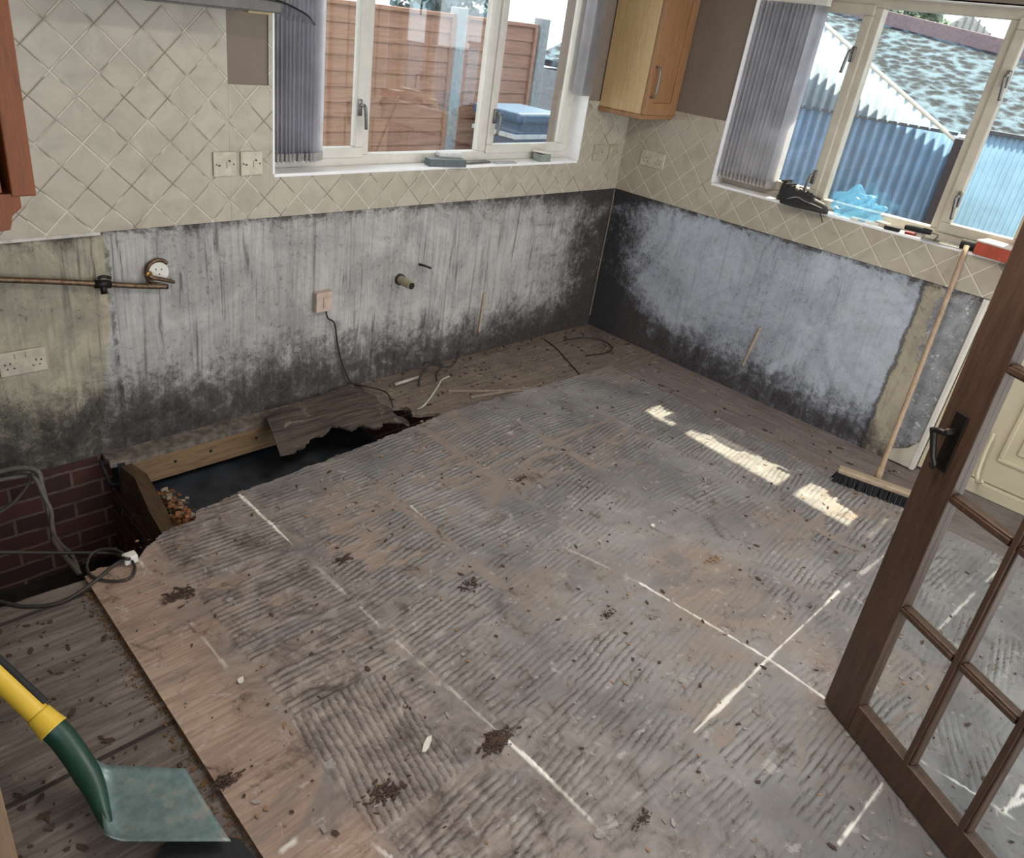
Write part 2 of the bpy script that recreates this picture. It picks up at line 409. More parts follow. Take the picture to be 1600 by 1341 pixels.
M_slab = plain('dark blue grey damp sheet', (60, 66, 74), .6, 0, .3, 10, .3)
def brick_mat():
    g = G('dark damp brickwork'); X = g.co()
    cc = g.node('ShaderNodeCombineXYZ'); g.put(cc.inputs[0], g.add(X[0], g.mul(X[1], 1.0))); g.put(cc.inputs[1], g.add(X[2], g.mul(g.sub(g.noise(7, 3), .5), .02)))
    b = g.node('ShaderNodeTexBrick'); g.nt.links.new(cc.outputs[0], b.inputs['Vector'])
    b.inputs['Color1'].default_value = rgba((78, 42, 36)); b.inputs['Color2'].default_value = rgba((54, 32, 29)); b.inputs['Mortar'].default_value = rgba((98, 82, 72))
    b.inputs['Scale'].default_value = 1; b.inputs['Mortar Size'].default_value = .006; b.inputs['Brick Width'].default_value = .225; b.inputs['Row Height'].default_value = .075
    n = g.noise(14, 6, .7); col = g.mix(g.ss(n, .45, .7, 0, .7), b.outputs[0], lin((50, 38, 32)))
    h = g.add(g.mul(b.outputs[1], -1.0), g.mul(n, .5))
    return g.fin(col, .92, g.bump(h, .8, .01))
M_brick = brick_mat()

# ------------------------------------------------------------------ room shell
CH = 2.36
WA = (-2.36, -.425, 1.077, 2.12)      # window opening in the left wall: x0, x1, z0, z1
WB = (.648, 2.19, 1.077, 2.05)        # window opening in the right wall: distance from the corner
TA = lambda v: Vector((v[0], v[1], v[2]))          # left-wall frame: along x, outward +y
TB = lambda v: Vector((v[1], -v[0], v[2]))         # right-wall frame: u = -y, outward +x
def shell(name, pieces, T, mat, d0, d1, parent=None):
    bm = bmesh.new()
    for a0, a1, z0, z1 in pieces: box(bm, a0, a1, d0, d1, z0, z1, 0, T)
    return obj(name, bm, mat, parent)
# left wall (with the first window)
wl = shell('wall_left', [(-5.2, .0, -.03, .897)], TA, M_mouldA, .0, .25); tag(wl, kind='structure')
shell('painted_plaster', [(-5.2, WA[0], .897, CH), (WA[1], 0, .897, CH), (WA[0], WA[1], .897, WA[2] - .012), (WA[0], WA[1], WA[3], CH)], TA, M_taupe, .0, .25, wl)
shell('brick_footing', [(-5.2, .3, -.8, -.03)], TA, M_brick, .004, .25, wl)
tl = bmesh.new()
for p in [(-5.2, -2.551, .897, CH), (-2.551, WA[0] - .018, .897, 1.417), (-2.382, WA[0], 1.417, 1.7), (WA[0] - .018, WA[0], .897, 1.417), (WA[0], WA[1], .897, WA[2] - .006), (WA[1], -.002, .897, 1.402)]:
    box(tl, p[0], p[1], -.009, .001, p[2], p[3], .001)
obj('wall_tiles', tl, M_tileA, wl)
tb = bmesh.new(); box(tb, -5.2, -3.06, -.014, .0, .886, .899, .003); obj('mortar_edge', tb, plain('white mortar', (206, 202, 192), .9), wl)
# right wall
wr = shell('wall_right', [(0, 2.135, -.03, .897)], TB, M_mouldB, .0, .25); tag(wr, kind='structure')
shell('painted_plaster', [(0, WB[0], .897, CH), (WB[0], WB[1], .897, WB[2] - .012), (WB[0], WB[1] + .02, WB[3], CH), (WB[1], 2.24, .897, WB[2]), (WB[1] + .02, 3.6, 2.05, CH)], TB, M_taupe, .0, .25, wr)
shell('brick_footing', [(-.25, 3.6, -.8, -.03)], TB, M_brick, .004, .25, wr)
tb = bmesh.new(); box(tb, .0, WB[0], -.009, .001, .897, 1.403, .001, TB)
prism(tb, [(WB[0], .897), (2.20, .90), (2.192, .935), (2.165, .96), (2.17, .985), (2.150, 1.03), (2.138, 1.071), (WB[0], 1.071)], -.009, .001, 0, lambda v: Vector((v[0], -v[1], v[2])))
obj('wall_tiles', tb, M_tileB, wr)
tb = bmesh.new(); box(tb, 2.118, 2.14, -.012, .03, -.01, .895, .003, TB); obj('corner_bead', tb, M_upvc, wr)
# a leftover of skirting tile at the foot
tb = bmesh.new(); prism(tb, [(2.0, -.005), (2.13, -.005), (2.13, .20), (2.115, .14), (2.08, .09), (2.01, .05)], -.010, .0, 0, lambda v: Vector((v[0], -v[1], v[2]))); obj('plaster_remnant', tb, M_upvc2, wr)
# pale corner crack strip
tb = bmesh.new(); tube(tb, [(-.004, -.004, .05), (-.006, -.005, .4), (-.004, -.006, .7), (-.005, -.004, .89)], .0035, 6); obj('corner_filler', tb, plain('pale filler', (150, 138, 120), .9), wl)
# the wall to the left of the trench
ws = bmesh.new(); box(ws, -5.2, -4.9, -4.4, .0, -.8, CH); tag(obj('wall_side', ws, M_taupe), kind='structure')
cb = bmesh.new(); box(cb, -5.2, .25, -4.4, .25, CH, CH + .12); tag(obj('ceiling', cb, M_ceil), kind='structure')
# unseen eave over the right wall, skewed to shape the sun patch indoors
eb = bmesh.new(); prism(eb, [(.25, .9), (.76, .9), (.37, -4.2), (.25, -4.2)], 2.40, 2.52, 2); tag(obj('sun_trimming_eave', eb, M_upvc2), kind='structure')

# sills and reveals
def sill_reveal(name, W, T, par, depth=.11, lip=.012):
    bm = bmesh.new()
    box(bm, W[0], W[1], -lip, depth, W[2] - .014, W[2], .003, T)
    s = obj('sill', bm, M_reveal, par)
    bm = bmesh.new()
    for a, b in ((W[0] - .006, W[0] + .003), (W[1] - .003, W[1] + .006)): box(bm, a, b, -.011, depth, W[2], W[3], .001, T)
    box(bm, W[0], W[1], -.0, depth, W[3] - .003, W[3] + .006, 0, T)
    obj('reveal', bm, M_reveal, par)
def espag(bm_, T, u, z, y, flip=1):
    """espagnolette handle of a casement"""
    box(bm_, u - .011, u + .011, y - .014, y, z - .035, z + .035, .004, T)
    vs = [(u, y - .02, z + .012), (u, y - .045, z + .012), (u + .004 * flip, y - .05, z - .02), (u + .012 * flip, y - .046, z - .085)]
    tube(bm_, [T(Vector(v)) for v in vs], .0075, 8)
def window(name, W, T, y, frames, par_mat, handles, depth=.06):
    """frames: list of (u0,u1,opening). y is the inner face of the frame."""
    root = empty(name); tag(root, kind='structure')
    f = bmesh.new(); fw = .045
    z0, z1 = W[2], W[3]
    box(f, W[0], W[1], y, y + depth, z0, z0 + fw, .004, T); box(f, W[0], W[1], y, y + depth, z1 - fw, z1, .004, T)
    for u in sorted({a for fr in frames for a in fr[:2]}):
        u0, u1 = max(W[0], u - fw / 2), min(W[1], u + fw / 2)
        if u0 <= W[0]: u1 = u0 + fw
        if u1 >= W[1]: u0 = u1 - fw
        box(f, u0, u1, y, y + depth, z0 + fw, z1 - fw, .004, T)
    obj('window_frame', f, par_mat, root)
    gl = bmesh.new()
    for a, b, op in frames:
        a2 = a + fw / 2 if a > W[0] else a + fw; b2 = b - fw / 2 if b < W[1] else b - fw
        if op:
            s = bmesh.new(); sw = .046
            o = .010
            box(s, a2 - o, b2 + o, y - .014, y + .03, z0 + fw - o, z0 + fw + sw - o, .005, T); box(s, a2 - o, b2 + o, y - .014, y + .03, z1 - fw - sw + o, z1 - fw + o, .005, T)
            box(s, a2 - o, a2 + sw - o, y - .014, y + .03, z0 + fw + sw - o, z1 - fw - sw + o, .005, T); box(s, b2 - sw + o, b2 + o, y - .014, y + .03, z0 + fw + sw - o, z1 - fw - sw + o, .005, T)
            obj('casement', s, par_mat, root)
            box(gl, a2 + sw - o, b2 - sw + o, y + .004, y + .008, z0 + fw + sw - o, z1 - fw - sw + o, 0, T)
        else:
            box(gl, a2, b2, y + .02, y + .024, z0 + fw, z1 - fw, 0, T)
    obj('window_glass', gl, M_wglass, root)
    for (u, z, fl) in handles:
        hb = bmesh.new(); espag(hb, T, u, z, y - .014, fl); obj('window_handle', hb, M_steel, root, True)
    return root
w1 = window('window_1', WA, TA, .09, [(-2.36, -1.845, 1), (-1.845, -1.093, 0), (-1.093, WA[1], 1)], M_upvc, [(-1.895, 1.33, 1), (-1.05, 1.30, -1)])
sill_reveal('a', WA, TA, w1)
w2 = window('window_2', WB, TB, .09, [(.648, 1.215, 1), (1.215, 1.79, 0), (1.79, 2.19, 1)], M_upvc2, [(1.165, 1.22, -1), (1.165, 1.80, -1), (1.845, 1.27, 1), (1.845, 1.78, 1)])
sill_reveal('b', WB, TB, w2)

# ------------------------------------------------------------------ floor
fl = empty('floor'); tag(fl, kind='structure')
step = .005
xs = np.arange(-3.452, -.4479, step); ys = np.arange(-3.9, -.4499, step)
X, Y = np.meshgrid(xs, ys)
lim = np.interp(X, [-3.46, -3.40, -3.36, -3.28, -3.24, -3.12, -3.05, -3.02, -2.95, -2.83, -2.25, -1.66, -.97, -.44],
                [-.745, -.72, -.735, -.735, -.70, -.64, -.655, -.60, -.59, -.575, -.545, -.485, -.53, -.54]) + (fbm(X * 30, Y * 0 + 3, 5) - .5) * .025
mask = Y < lim
rightlim = -.452 - .02 * (fbm(Y * 6, X * 0, 9) - .5) - np.where(Y < -1.75, .0, 0)
mask &= X < rightlim
warp = .016 * (fbm(X * 2.2, Y * 2.2, 20) - .5) * 2 + .05 * (fbm(X * .8, Y * .8, 33) - .5)
cx = np.floor((X + 3.265) / .4575); cy = np.floor((Y + 2.33) / .45)
rs = np.random.RandomState(4); ang = rs.uniform(-.14, .14, (40, 40)); 
A = ang[(cx.astype(int) + 10) % 40, (cy.astype(int) + 12) % 40]
T1 = np.abs(X + 2.98) + 0 * Y
sp = (X > -3.22) & (X < -2.92) & (Y < -1.62) & (Y > -2.02)                  # the patch combed the other way
A = np.where(sp, 1.35, A + .05)
sp2 = (X > -2.2) & (X < -1.55) & (Y < -2.75)
A = np.where(sp2, .5, A)
pitch = .0215
ph = (Y * np.cos(A) - X * np.sin(A) + warp) / pitch
ph = ph + .22 * (fbm(X * 14, Y * 14, 23, 3) - .5)
r = .5 + .5 * np.sin(2 * np.pi * ph)
groove = sstep(.22, .04, r)
r = sstep(.02, .42, r) * (.6 + .4 * fbm(X * 40, Y * 40, 27, 3))
# where adhesive ridges survive
mk = .35 * sstep(.30, .42, fbm(X * 2.6 + 3, Y * 3.6, 44, 4)) + .65 * sstep(.44, .58, fbm(X * 2.6 + 3, Y * 3.6, 44, 4))
brk = sstep(.33, .46, fbm(X * 11, Y * 34, 51, 3)) * (.55 + .45 * sstep(.35, .6, fbm(X * 5, Y * 5, 53)))
mk = mk * brk
edge = np.minimum(np.abs(((X + 3.265) / .4575) % 1 - .0), np.abs(1 - ((X + 3.265) / .4575) % 1)) * .4575
edy = np.minimum(((Y + 2.33) / .45) % 1, 1 - ((Y + 2.33) / .45) % 1) * .45
mk = mk * sstep(.012, .035, edge) * sstep(.004, .02, edy)
mk = np.where(X < -3.2, mk * .12, mk)
mk = np.where(sp, np.maximum(mk, .9), mk)
box2 = (X > -2.75) & (X < -2.33) & (Y < -1.75) & (Y > -2.3); mk = np.where(box2, np.maximum(mk, brk * .95), mk)
box3 = (X > -3.02) & (X < -2.5) & (Y < -1.25) & (Y > -1.62); mk = np.where(box3, np.maximum(mk, brk * .9), mk)
box4 = (X > -3.1) & (X < -2.3) & (Y > -.85); mk = np.where(box4, np.maximum(mk, brk * .85), mk)
box5 = (X > -.95) & (Y > -2.4) & (Y < -.8); mk = np.where(box5, np.maximum(mk, brk * .85), mk)
adh = np.clip(mk + sstep(.34, .50, fbm(X * 1.7 + 9, Y * 1.9, 61, 5)) * .9, 0, 1) * sstep(-3.34, -3.15, X + .12 * (fbm(X * 7, Y * 7, 64) - .5))
lump = fbm(X * 22, Y * 22, 71, 4)
Z = .0042 * r * mk + .0045 * adh * (lump - .3) * .8 + .0012 * fbm(X * 4, Y * 4, 80)
# scraped crumbs standing proud along the joints
grout = np.zeros_like(X)
segs = [((1000, 912), (1200, 1030), 1), ((1200, 1030), (1300, 1100), 1), ((1200, 1030), (1310, 925), 1), ((1310, 925), (1380, 870), .5), ((1200, 1030), (1085, 1145), 1),
        ((375, 775), (450, 845), 1), ((640, 790), (700, 840), .6), ((700, 840), (1000, 912), .0), ((600, 985), (790, 1155), .35), ((790, 1155), (860, 1220), 1), ((860, 1220), (960, 1320), .45),
        ((300, 975), (370, 1065), .45), ((530, 1280), (610, 1341), .6), ((440, 1330), (530, 1260), .7), ((1380, 1225), (1310, 1320), 1), ((1450, 1000), (1600, 850), .6), ((1440, 1190), (1600, 1290), .9), ((1560, 1270), (1600, 1250), .9),
        ((1590, 880), (1510, 1010), .7), ((210, 870), (240, 900), .9), ((870, 850), (1000, 912), .25), ((1530, 1320), (1600, 1230), .8), ((450, 845), (600, 985), .3)]
for (p, q, s) in segs:
    a = at(*p, 2, 0); b = at(*q, 2, 0); d = (b - a); L = d.length; d = d / L
    t = np.clip((X - a.x) * d.x + (Y - a.y) * d.y, 0, L)
    D = np.hypot(X - a.x - t * d.x, Y - a.y - t * d.y)
    t2 = (fbm(X * 9, Y * 9, 88) - .5) * .012; D = np.abs(D + t2 * (D < .03)); ww = .0016 + .0042 * fbm(X * 45, Y * 45, 90)
    gm = sstep(1.5, .6, D / ww) * s * sstep(.34, .54, fbm(X * 12, Y * 12, 95) + (.25 if s > .9 else -.02))
    grout = np.maximum(grout, gm)
Z = Z + grout * .002
gridmesh('floor_covering', X, Y, Z, mask, {'ridge': r * mk, 'groove': groove * mk, 'grout': grout, 'adhesive': adh}, M_ply, fl)
# body of the ply sheet under the skin
pb = bmesh.new()
pts = [(-3.45, -3.9), (-.46, -3.9), (-.46, -.555), (-.97, -.55), (-1.66, -.50), (-2.25, -.56), (-2.83, -.59), (-2.95, -.605), (-3.02, -.615), (-3.05, -.67), (-3.12, -.655), (-3.24, -.715), (-3.28, -.75), (-3.36, -.75), (-3.40, -.735), (-3.45, -.76)]
prism(pb, pts, -.0185, -.0006, 2); obj('plywood_sheet', pb, M_plyedge, fl)
bb = bmesh.new(); prism(bb, [(-4.9, -3.9), (-3.44, -3.9), (-3.44, -.735), (-3.6, -.725), (-4.9, -.70)], -.042, -.018, 2); obj('floorboards', bb, M_boards, fl)
# bare chipboard strips where the units stood
def jag(pts, n, amp, seed):
    rnd = random.Random(seed); out = []
    for (a, b) in zip(pts, pts[1:]):
        for k in range(n):
            t = k / n; out.append((a[0] + (b[0] - a[0]) * t + rnd.uniform(-amp, amp), a[1] + (b[1] - a[1]) * t + rnd.uniform(-amp, amp)))
    out.append(pts[-1]); return out
sb = bmesh.new()
left = jag([(-1.62, -.54), (-1.70, -.46), (-1.83, -.40), (-1.80, -.33), (-1.88, -.30), (-1.97, -.24), (-1.96, -.30), (-2.0, -.20), (-2.04, -.03)], 4, .008, 3)
prism(sb, left + [(-2.04, -.0), (-.0, -.0), (-.0, -.62), (-1.62, -.62)], -.034, -.016, 2); obj('chipboard_strip', sb, M_strip, fl)
sb = bmesh.new(); prism(sb, [(-.5, -.62), (.0, -.62), (.0, -2.13), (.32, -2.13), (.32, -3.9), (-.5, -3.9)], -.034, -.0165, 2); obj('chipboard_strip', sb, M_stripB, fl)
# joists under everything and the ground below
jb = bmesh.new()
for y in (-.86, -1.2, -1.5, -1.9, -2.3, -2.7, -3.1, -3.5): box(jb, -4.9, .1, y - .025, y + .025, -.15, -.044)
obj('joist', jb, M_pine, fl)
gb = bmesh.new(); box(gb, -5.2, .3, -4.4, .25, -.7, -.55); obj('ground', gb, M_soil, fl)

# the opening by the left wall
tr = empty('sleeper_wall', (-3.05, -.35, -.55)); tag(tr, 'broken brick cross wall with a split timber end in the floor opening', 'wall')
sb = bmesh.new(); box(sb, -3.13, -3.05, -.72, -.02, -.55, -.19, .004); local(tr, obj('brickwork', sb, M_brick))
sb = bmesh.new(); prism(sb, [(-3.112, -.05), (-3.09, -.2), (-3.13, -.45), (-3.15, -.66), (-3.11, -.66), (-3.07, -.45), (-3.04, -.2), (-3.07, -.05)], -.19, -.05, 2)
local(tr, obj('split_timber', sb, wood('brown rotten timber', (92, 68, 44), (52, 38, 28), 'y', 1.3, .9)))
sb = bmesh.new(); box(sb, -3.03, -1.9, -.75, -.02, -.55, -.22, .01); tag(obj('damp_sheet', sb, M_slab), 'dark blue grey concrete slab at the bottom of the floor opening', 'slab')
# rubble on the broken edge
def rock(bm, c, r, rnd, flat=.7):
    vs = bmesh.ops.create_icosphere(bm, subdivisions=1, radius=1)['verts']
    s = [rnd.uniform(.6, 1.2) for _ in range(3)]; rot = Matrix.Rotation(rnd.uniform(0, 6.3), 3, 'Z') @ Matrix.Rotation(rnd.uniform(0, 6.3), 3, 'X')
    for v in vs:
        q = rot @ Vector((v.co.x * s[0], v.co.y * s[1], v.co.z * s[2])); q *= rnd.uniform(.8, 1.1)
        v.co = Vector(c) + Vector((q.x * r, q.y * r, q.z * r * flat))
rnd = random.Random(11)
M_rub = [plain('orange brown rubble', (150, 100, 62), .95, 0, .3, 60, .5), plain('pale mortar rubble', (176, 160, 136), .95, 0, .2, 60, .5), plain('grey rubble', (100, 90, 82), .95, 0, .3, 60, .5)]
lab = ['orange brown lump of rotten timber', 'pale crumb of mortar', 'grey lump of rubble']
for i, nm in ((0, 'orange brown crumbled timber heaped on the broken edge of the floor opening'), (1, 'pale mortar crumbs on the broken edge of the floor opening'), (2, 'grey rubble crumbs on the broken edge of the floor opening')):
    bm = bmesh.new()
    for k in range((70, 26, 26)[i]):
        t = rnd.random(); x = -2.99 + rnd.gauss(0, .022) - .05 * t; y = -.22 - .40 * t; q = rnd.uniform(.005, .020)
        rock(bm, (x, y, -.16 + .13 * t + rnd.uniform(-.02, .03)), q, rnd)
    tag(obj('rubble', bm, M_rub[i]), nm, kind='stuff')
bm = bmesh.new(); prism(bm, [(-3.05, -.20), (-2.98, -.22), (-2.96, -.45), (-2.99, -.61), (-3.05, -.65)], -.3, -.14, 2); tag(obj('rubble', bm, M_rub[0]), 'packed brown rubble below the broken floor edge', kind='stuff')
# timber plate along the wall foot with dirty top
tp = empty('timber_plate', (-2.7, -.05, -.1)); tag(tp, 'pale sawn timber plate along the wall foot above the floor opening', 'timber')
sb = bmesh.new(); box(sb, -3.075, -1.95, -.092, -.045, -.172, -.052, .003); local(tp, obj('beam', sb, M_pine))
sb = bmesh.new(); prism(sb, jag([(-3.14, -.02), (-3.14, -.092), (-2.7, -.098), (-2.35, -.092), (-2.0, -.094)], 6, .004, 8) + [(-1.95, 0), (-3.14, 0)], -.050, -.026, 2); local(tp, obj('dirty_ledge', sb, plain('grey crusted ledge', (128, 118, 108), .9, 0, .3, 30, .6)))
for xx in (-2.88, -2.72, -2.5):
    sb = bmesh.new(); cyl(sb, (xx, -.0925, -.10), (xx, -.0945, -.10), .007); local(tp, obj('nail_head', sb, M_dsteel, None, True))
# iron hanger where the plate ends
sb = bmesh.new(); tube(sb, [(-3.16, -.03, -.04), (-3.165, -.06, -.045), (-3.16, -.085, -.075), (-3.15, -.09, -.12), (-3.115, -.08, -.135), (-3.10, -.06, -.1)], .007, 8)
box(sb, -3.115, -3.085, -.095, -.02, -.19, -.035, .003); tag(obj('joist_hanger', sb, M_black, None), 'black iron joist hanger at the cut end of the timber plate', 'hanger')
# fallen board tipping into the opening
def fallen():
    A_, B_, C_, D_ = at(412, 652, 2, .012), at(440, 712, 2, -.02), at(640, 668, 2, .0), at(580, 598, 2, .0)
    D_ = Vector((-1.90, -.015, .005)); A_ = Vector((-2.455, -.10, .012)); B_ = Vector((-2.55, -.395, -.015)); C_ = Vector((-1.90, -.48, -.010))
    n = 44; bot = []; rnd = random.Random(5)
    bm = bmesh.new(); nx, ny = 48, 14; top = []; low = []
    for j in range(ny + 1):
        r1, r2 = [], []
        for i in range(nx + 1):
            u, v = i / nx, j / ny
            e = 1 - (.10 + .14 * max(0, math.sin(u * 7.2 - 1.6)) * (u > .1) + .05 * rnd.random() * (.2 < u < .95) + .05 * math.sin(u * 31)) * (.12 < u < .97)
            vv = v * e
            p = (A_ * (1 - u) + D_ * u) * (1 - vv) + (B_ * (1 - u) + C_ * u) * vv
            p = p + Vector((.012 * math.sin(v * 23) * (u > .96), 0, .004 * math.sin(u * 9 + v * 3)))
            r1.append(bm.verts.new(p)); r2.append(bm.verts.new(p + Vector((.002, .001, -.011))))
        top.append(r1); low.append(r2)
    for g_ in (top, low):
        for j in range(ny):
            for i in range(nx): bm.faces.new([g_[j][i], g_[j][i + 1], g_[j + 1][i + 1], g_[j + 1][i]])
    for i in range(nx):
        bm.faces.new([top[0][i], top[0][i + 1], low[0][i + 1], low[0][i]]); bm.faces.new([top[ny][i], top[ny][i + 1], low[ny][i + 1], low[ny][i]])
    for j in range(ny):
        bm.faces.new([top[j][0], top[j + 1][0], low[j + 1][0], low[j][0]]); bm.faces.new([top[j][nx], top[j + 1][nx], low[j + 1][nx], low[j][nx]])
    tag(obj('rotten_board', bm, M_rotten), 'dark rotten board with a ragged front edge lying over the floor opening', 'board')
fallen()

# ------------------------------------------------------------------ foreground glazed door
def glazed_door():
    z0 = .01; a = at(1287, 1095, 2, z0); d = Vector((-.4745, -.8803, 0)); n = Vector((-.8803, .4745, 0))
    root = empty('door_1', tuple(a)); tag(root, 'dark stained wooden door with three columns of square panes, half open', None, kind='structure')
    TD = lambda v: a + d * (v[0] - .034 * v[2]) - n * v[1] + Vector((0, 0, v[2]))
    W, Hh, th = .785, 1.985, .04
    sw = .108; br = .100
    def part(name, lst, mat=M_door, bev=.003):
        bm = bmesh.new()
        for l in lst: box(bm, *l, bev, TD)
        return local(root, obj(name, bm, mat))
    part('stile', [(0, sw, 0, th, 0, Hh)]); part('stile', [(W - sw, W, 0, th, 0, Hh)])
    part('bottom_rail', [(sw, W - sw, .001, th - .001, 0, br)]); part('top_rail', [(sw, W - sw, .001, th - .001, Hh - .1, Hh)])
    gw = (W - 2 * sw); cw = gw / 3; ch = (Hh - .1 - br) / 5; b = .026
    for k in (1, 2):
        c = sw + cw * k; bm = bmesh.new()
        box(bm, c - b / 2, c + b / 2, .006, th - .006, br, Hh - .1, .004, TD); box(bm, c - b / 2 + .006, c + b / 2 - .006, .0, th, br, Hh - .1, .002, TD)
        local(root, obj('vertical_glazing_bar', bm, M_door))
    for j in range(1, 5):
        for k in range(3):
            x0 = sw + cw * k + (b / 2 if k else 0); x1 = sw + cw * (k + 1) - (b / 2 if k < 2 else 0); zc = br + ch * j; bm = bmesh.new()
            box(bm, x0, x1, .006, th - .006, zc - b / 2, zc + b / 2, .004, TD); box(bm, x0, x1, .001, th - .001, zc - b / 2 + .006, zc + b / 2 - .006, .002, TD)
            local(root, obj('glazing_bar', bm, M_door))
    part('glass_panes', [(sw, W - sw, th / 2 - .002, th / 2 + .002, br, Hh - .1)], M_glass, 0)
    hd = empty('door_handle'); local(root, hd)
    hb = bmesh.new(); box(hb, .035, .073, -.006, .0, .865, 1.025, .003, TD); p = obj('handle_plate', hb, M_bronze, hd)
    hb = bmesh.new()
    tube(hb, [TD(Vector(v)) for v in [(.054, 0, .975), (.054, -.040, .975)]], .010, 12)
    tube(hb, [TD(Vector(v)) for v in [(.056, -.040, .975), (.046, -.046, .974), (.034, -.047, .970), (.024, -.045, .966)]], lambda t: .009 - .003 * t, 10)
    obj('handle_lever', hb, M_bronze, hd, True)
    hb = bmesh.new(); tube(hb, [TD(Vector(v)) for v in [(.030, -.045, .968), (.034, -.035, .935), (.044, -.03, .900), (.052, -.024, .880), (.044, -.02, .868), (.036, -.02, .876)]], lambda t: .009 - .004 * t, 10)
    obj('handle_scroll', hb, M_dsteel, hd, True)
glazed_door()

# the cream door beyond the end of the right wall
def cream_door():
    root = empty('door_2'); tag(root, 'cream panelled outside door beyond the end of the right wall', None, kind='structure')
    f = bmesh.new(); box(f, 2.14, 2.20, .04, .12, 0.0, 2.05, .004, TB); box(f, 2.20, 3.2, .05, .12, -.015, .05, .004, TB); box(f, 3.14, 3.2, .04, .12, .05, 2.05, .004, TB); obj('door_frame', f, M_cream, root)
    f = bmesh.new(); box(f, 2.205, 3.135, .07, .11, .055, 2.0, .004, TB); obj('door_leaf', f, M_cream, root)
    for x0, x1, z0_, z1_ in ((2.43, 2.90, .18, .86), (2.43, 2.90, 1.02, 1.85)):
        f = bmesh.new(); b = .02
        for q in ((x0, x1, z0_, z0_ + b), (x0, x1, z1_ - b, z1_), (x0, x0 + b, z0_ + b, z1_ - b), (x1 - b, x1, z0_ + b, z1_ - b)): box(f, q[0], q[1], .058, .072, q[2], q[3], .005, TB)
        box(f, x0 + .06, x1 - .06, .062, .072, z0_ + .06, z1_ - .06, .006, TB)
        obj('panel_moulding', f, M_cream, root)
cream_door()
hb = bmesh.new(); tube(hb, [Vector((.02, -2.375, .32)), Vector((.015, -2.378, .22)), Vector((.0, -2.39, .12)), Vector((-.03, -2.41, .085)), Vector((-.04, -2.43, .10))], .010, 10)
tag(obj('door_stay', hb, M_cream, None, True), 'cream curved stay in front of the cream door beyond the glazed door', 'door stay')

# tan lining board at the left picture edge
lb = bmesh.new(); box(lb, -4.15, -3.872, -1.66, -1.60, -.018, .98, .003); tag(obj('trim_1', lb, wood('tan lining board', (140, 116, 92), (122, 98, 76), 'z', 1, .6)), 'tan upright board end at the left edge beside the shovel', None, kind='structure')

# ------------------------------------------------------------------ wall cabinets
def wall_cabinet_corner():
    root = empty('wall_cabinet', (-.16, -.16, 1.36)); tag(root, 'oak wall cabinet with a steel bow handle hung in the room corner between the windows', 'cabinet')
    b = bmesh.new(); box(b, -.315, -.0095, -.295, -.010, 1.378, 2.05, .002); local(root, obj('carcass', b, M_oakL))
    b = bmesh.new(); box(b, -.322, -.006, -.302, -.0095, 1.352, 1.377, .004); local(root, obj('light_rail', b, M_oak))
    d = empty('door'); local(root, d)
    b = bmesh.new(); x0, x1, y0, y1, z0, z1 = -.314, -.012, -.320, -.298, 1.378, 2.05; s = .062
    box(b, x0, x0 + s, y0, y1, z0, z1, .003); box(b, x1 - s, x1, y0, y1, z0, z1, .003); box(b, x0 + s, x1 - s, y0, y1, z0, z0 + s, .003); box(b, x0 + s, x1 - s, y0, y1, z1 - s, z1, .003)
    obj('door_frame', b, M_oak, d)
    b = bmesh.new(); box(b, x0 + s, x1 - s, y0 + .009, y1 - .003, z0 + s, z1 - s, .001); obj('door_panel', b, M_oak, d)
    b = bmesh.new(); tube(b, [(-.285, -.32, 1.47), (-.285, -.345, 1.478), (-.285, -.350, 1.54), (-.285, -.345, 1.612), (-.285, -.32, 1.62)], .006, 10); obj('handle', b, M_steel, d, True)
wall_cabinet_corner()
def wall_cabinet_left():
    root = empty('wall_cabinet', (-3.7, -1.0, 1.36)); tag(root, 'orange oak wall cabinet with a curved pelmet below at the top left edge', 'cabinet')
    b = bmesh.new(); box(b, -3.9, -3.625, -1.285, -.72, 1.372, 2.1, .002); local(root, obj('carcass', b, M_oakO))
    b = bmesh.new(); box(b, -3.612, -3.571, -1.292, -.72, 1.366, 2.1, .003); local(root, obj('door', b, M_oakO))
    b = bmesh.new(); prism(b, [(-3.9, 1.371), (-3.598, 1.371), (-3.598, 1.345), (-3.606, 1.338), (-3.616, 1.330), (-3.618, 1.318), (-3.622, 1.305), (-3.640, 1.303), (-3.646, 1.315), (-3.66, 1.318), (-3.9, 1.318)], -1.288, -.72, 1); local(root, obj('pelmet', b, M_oakO))
wall_cabinet_left()

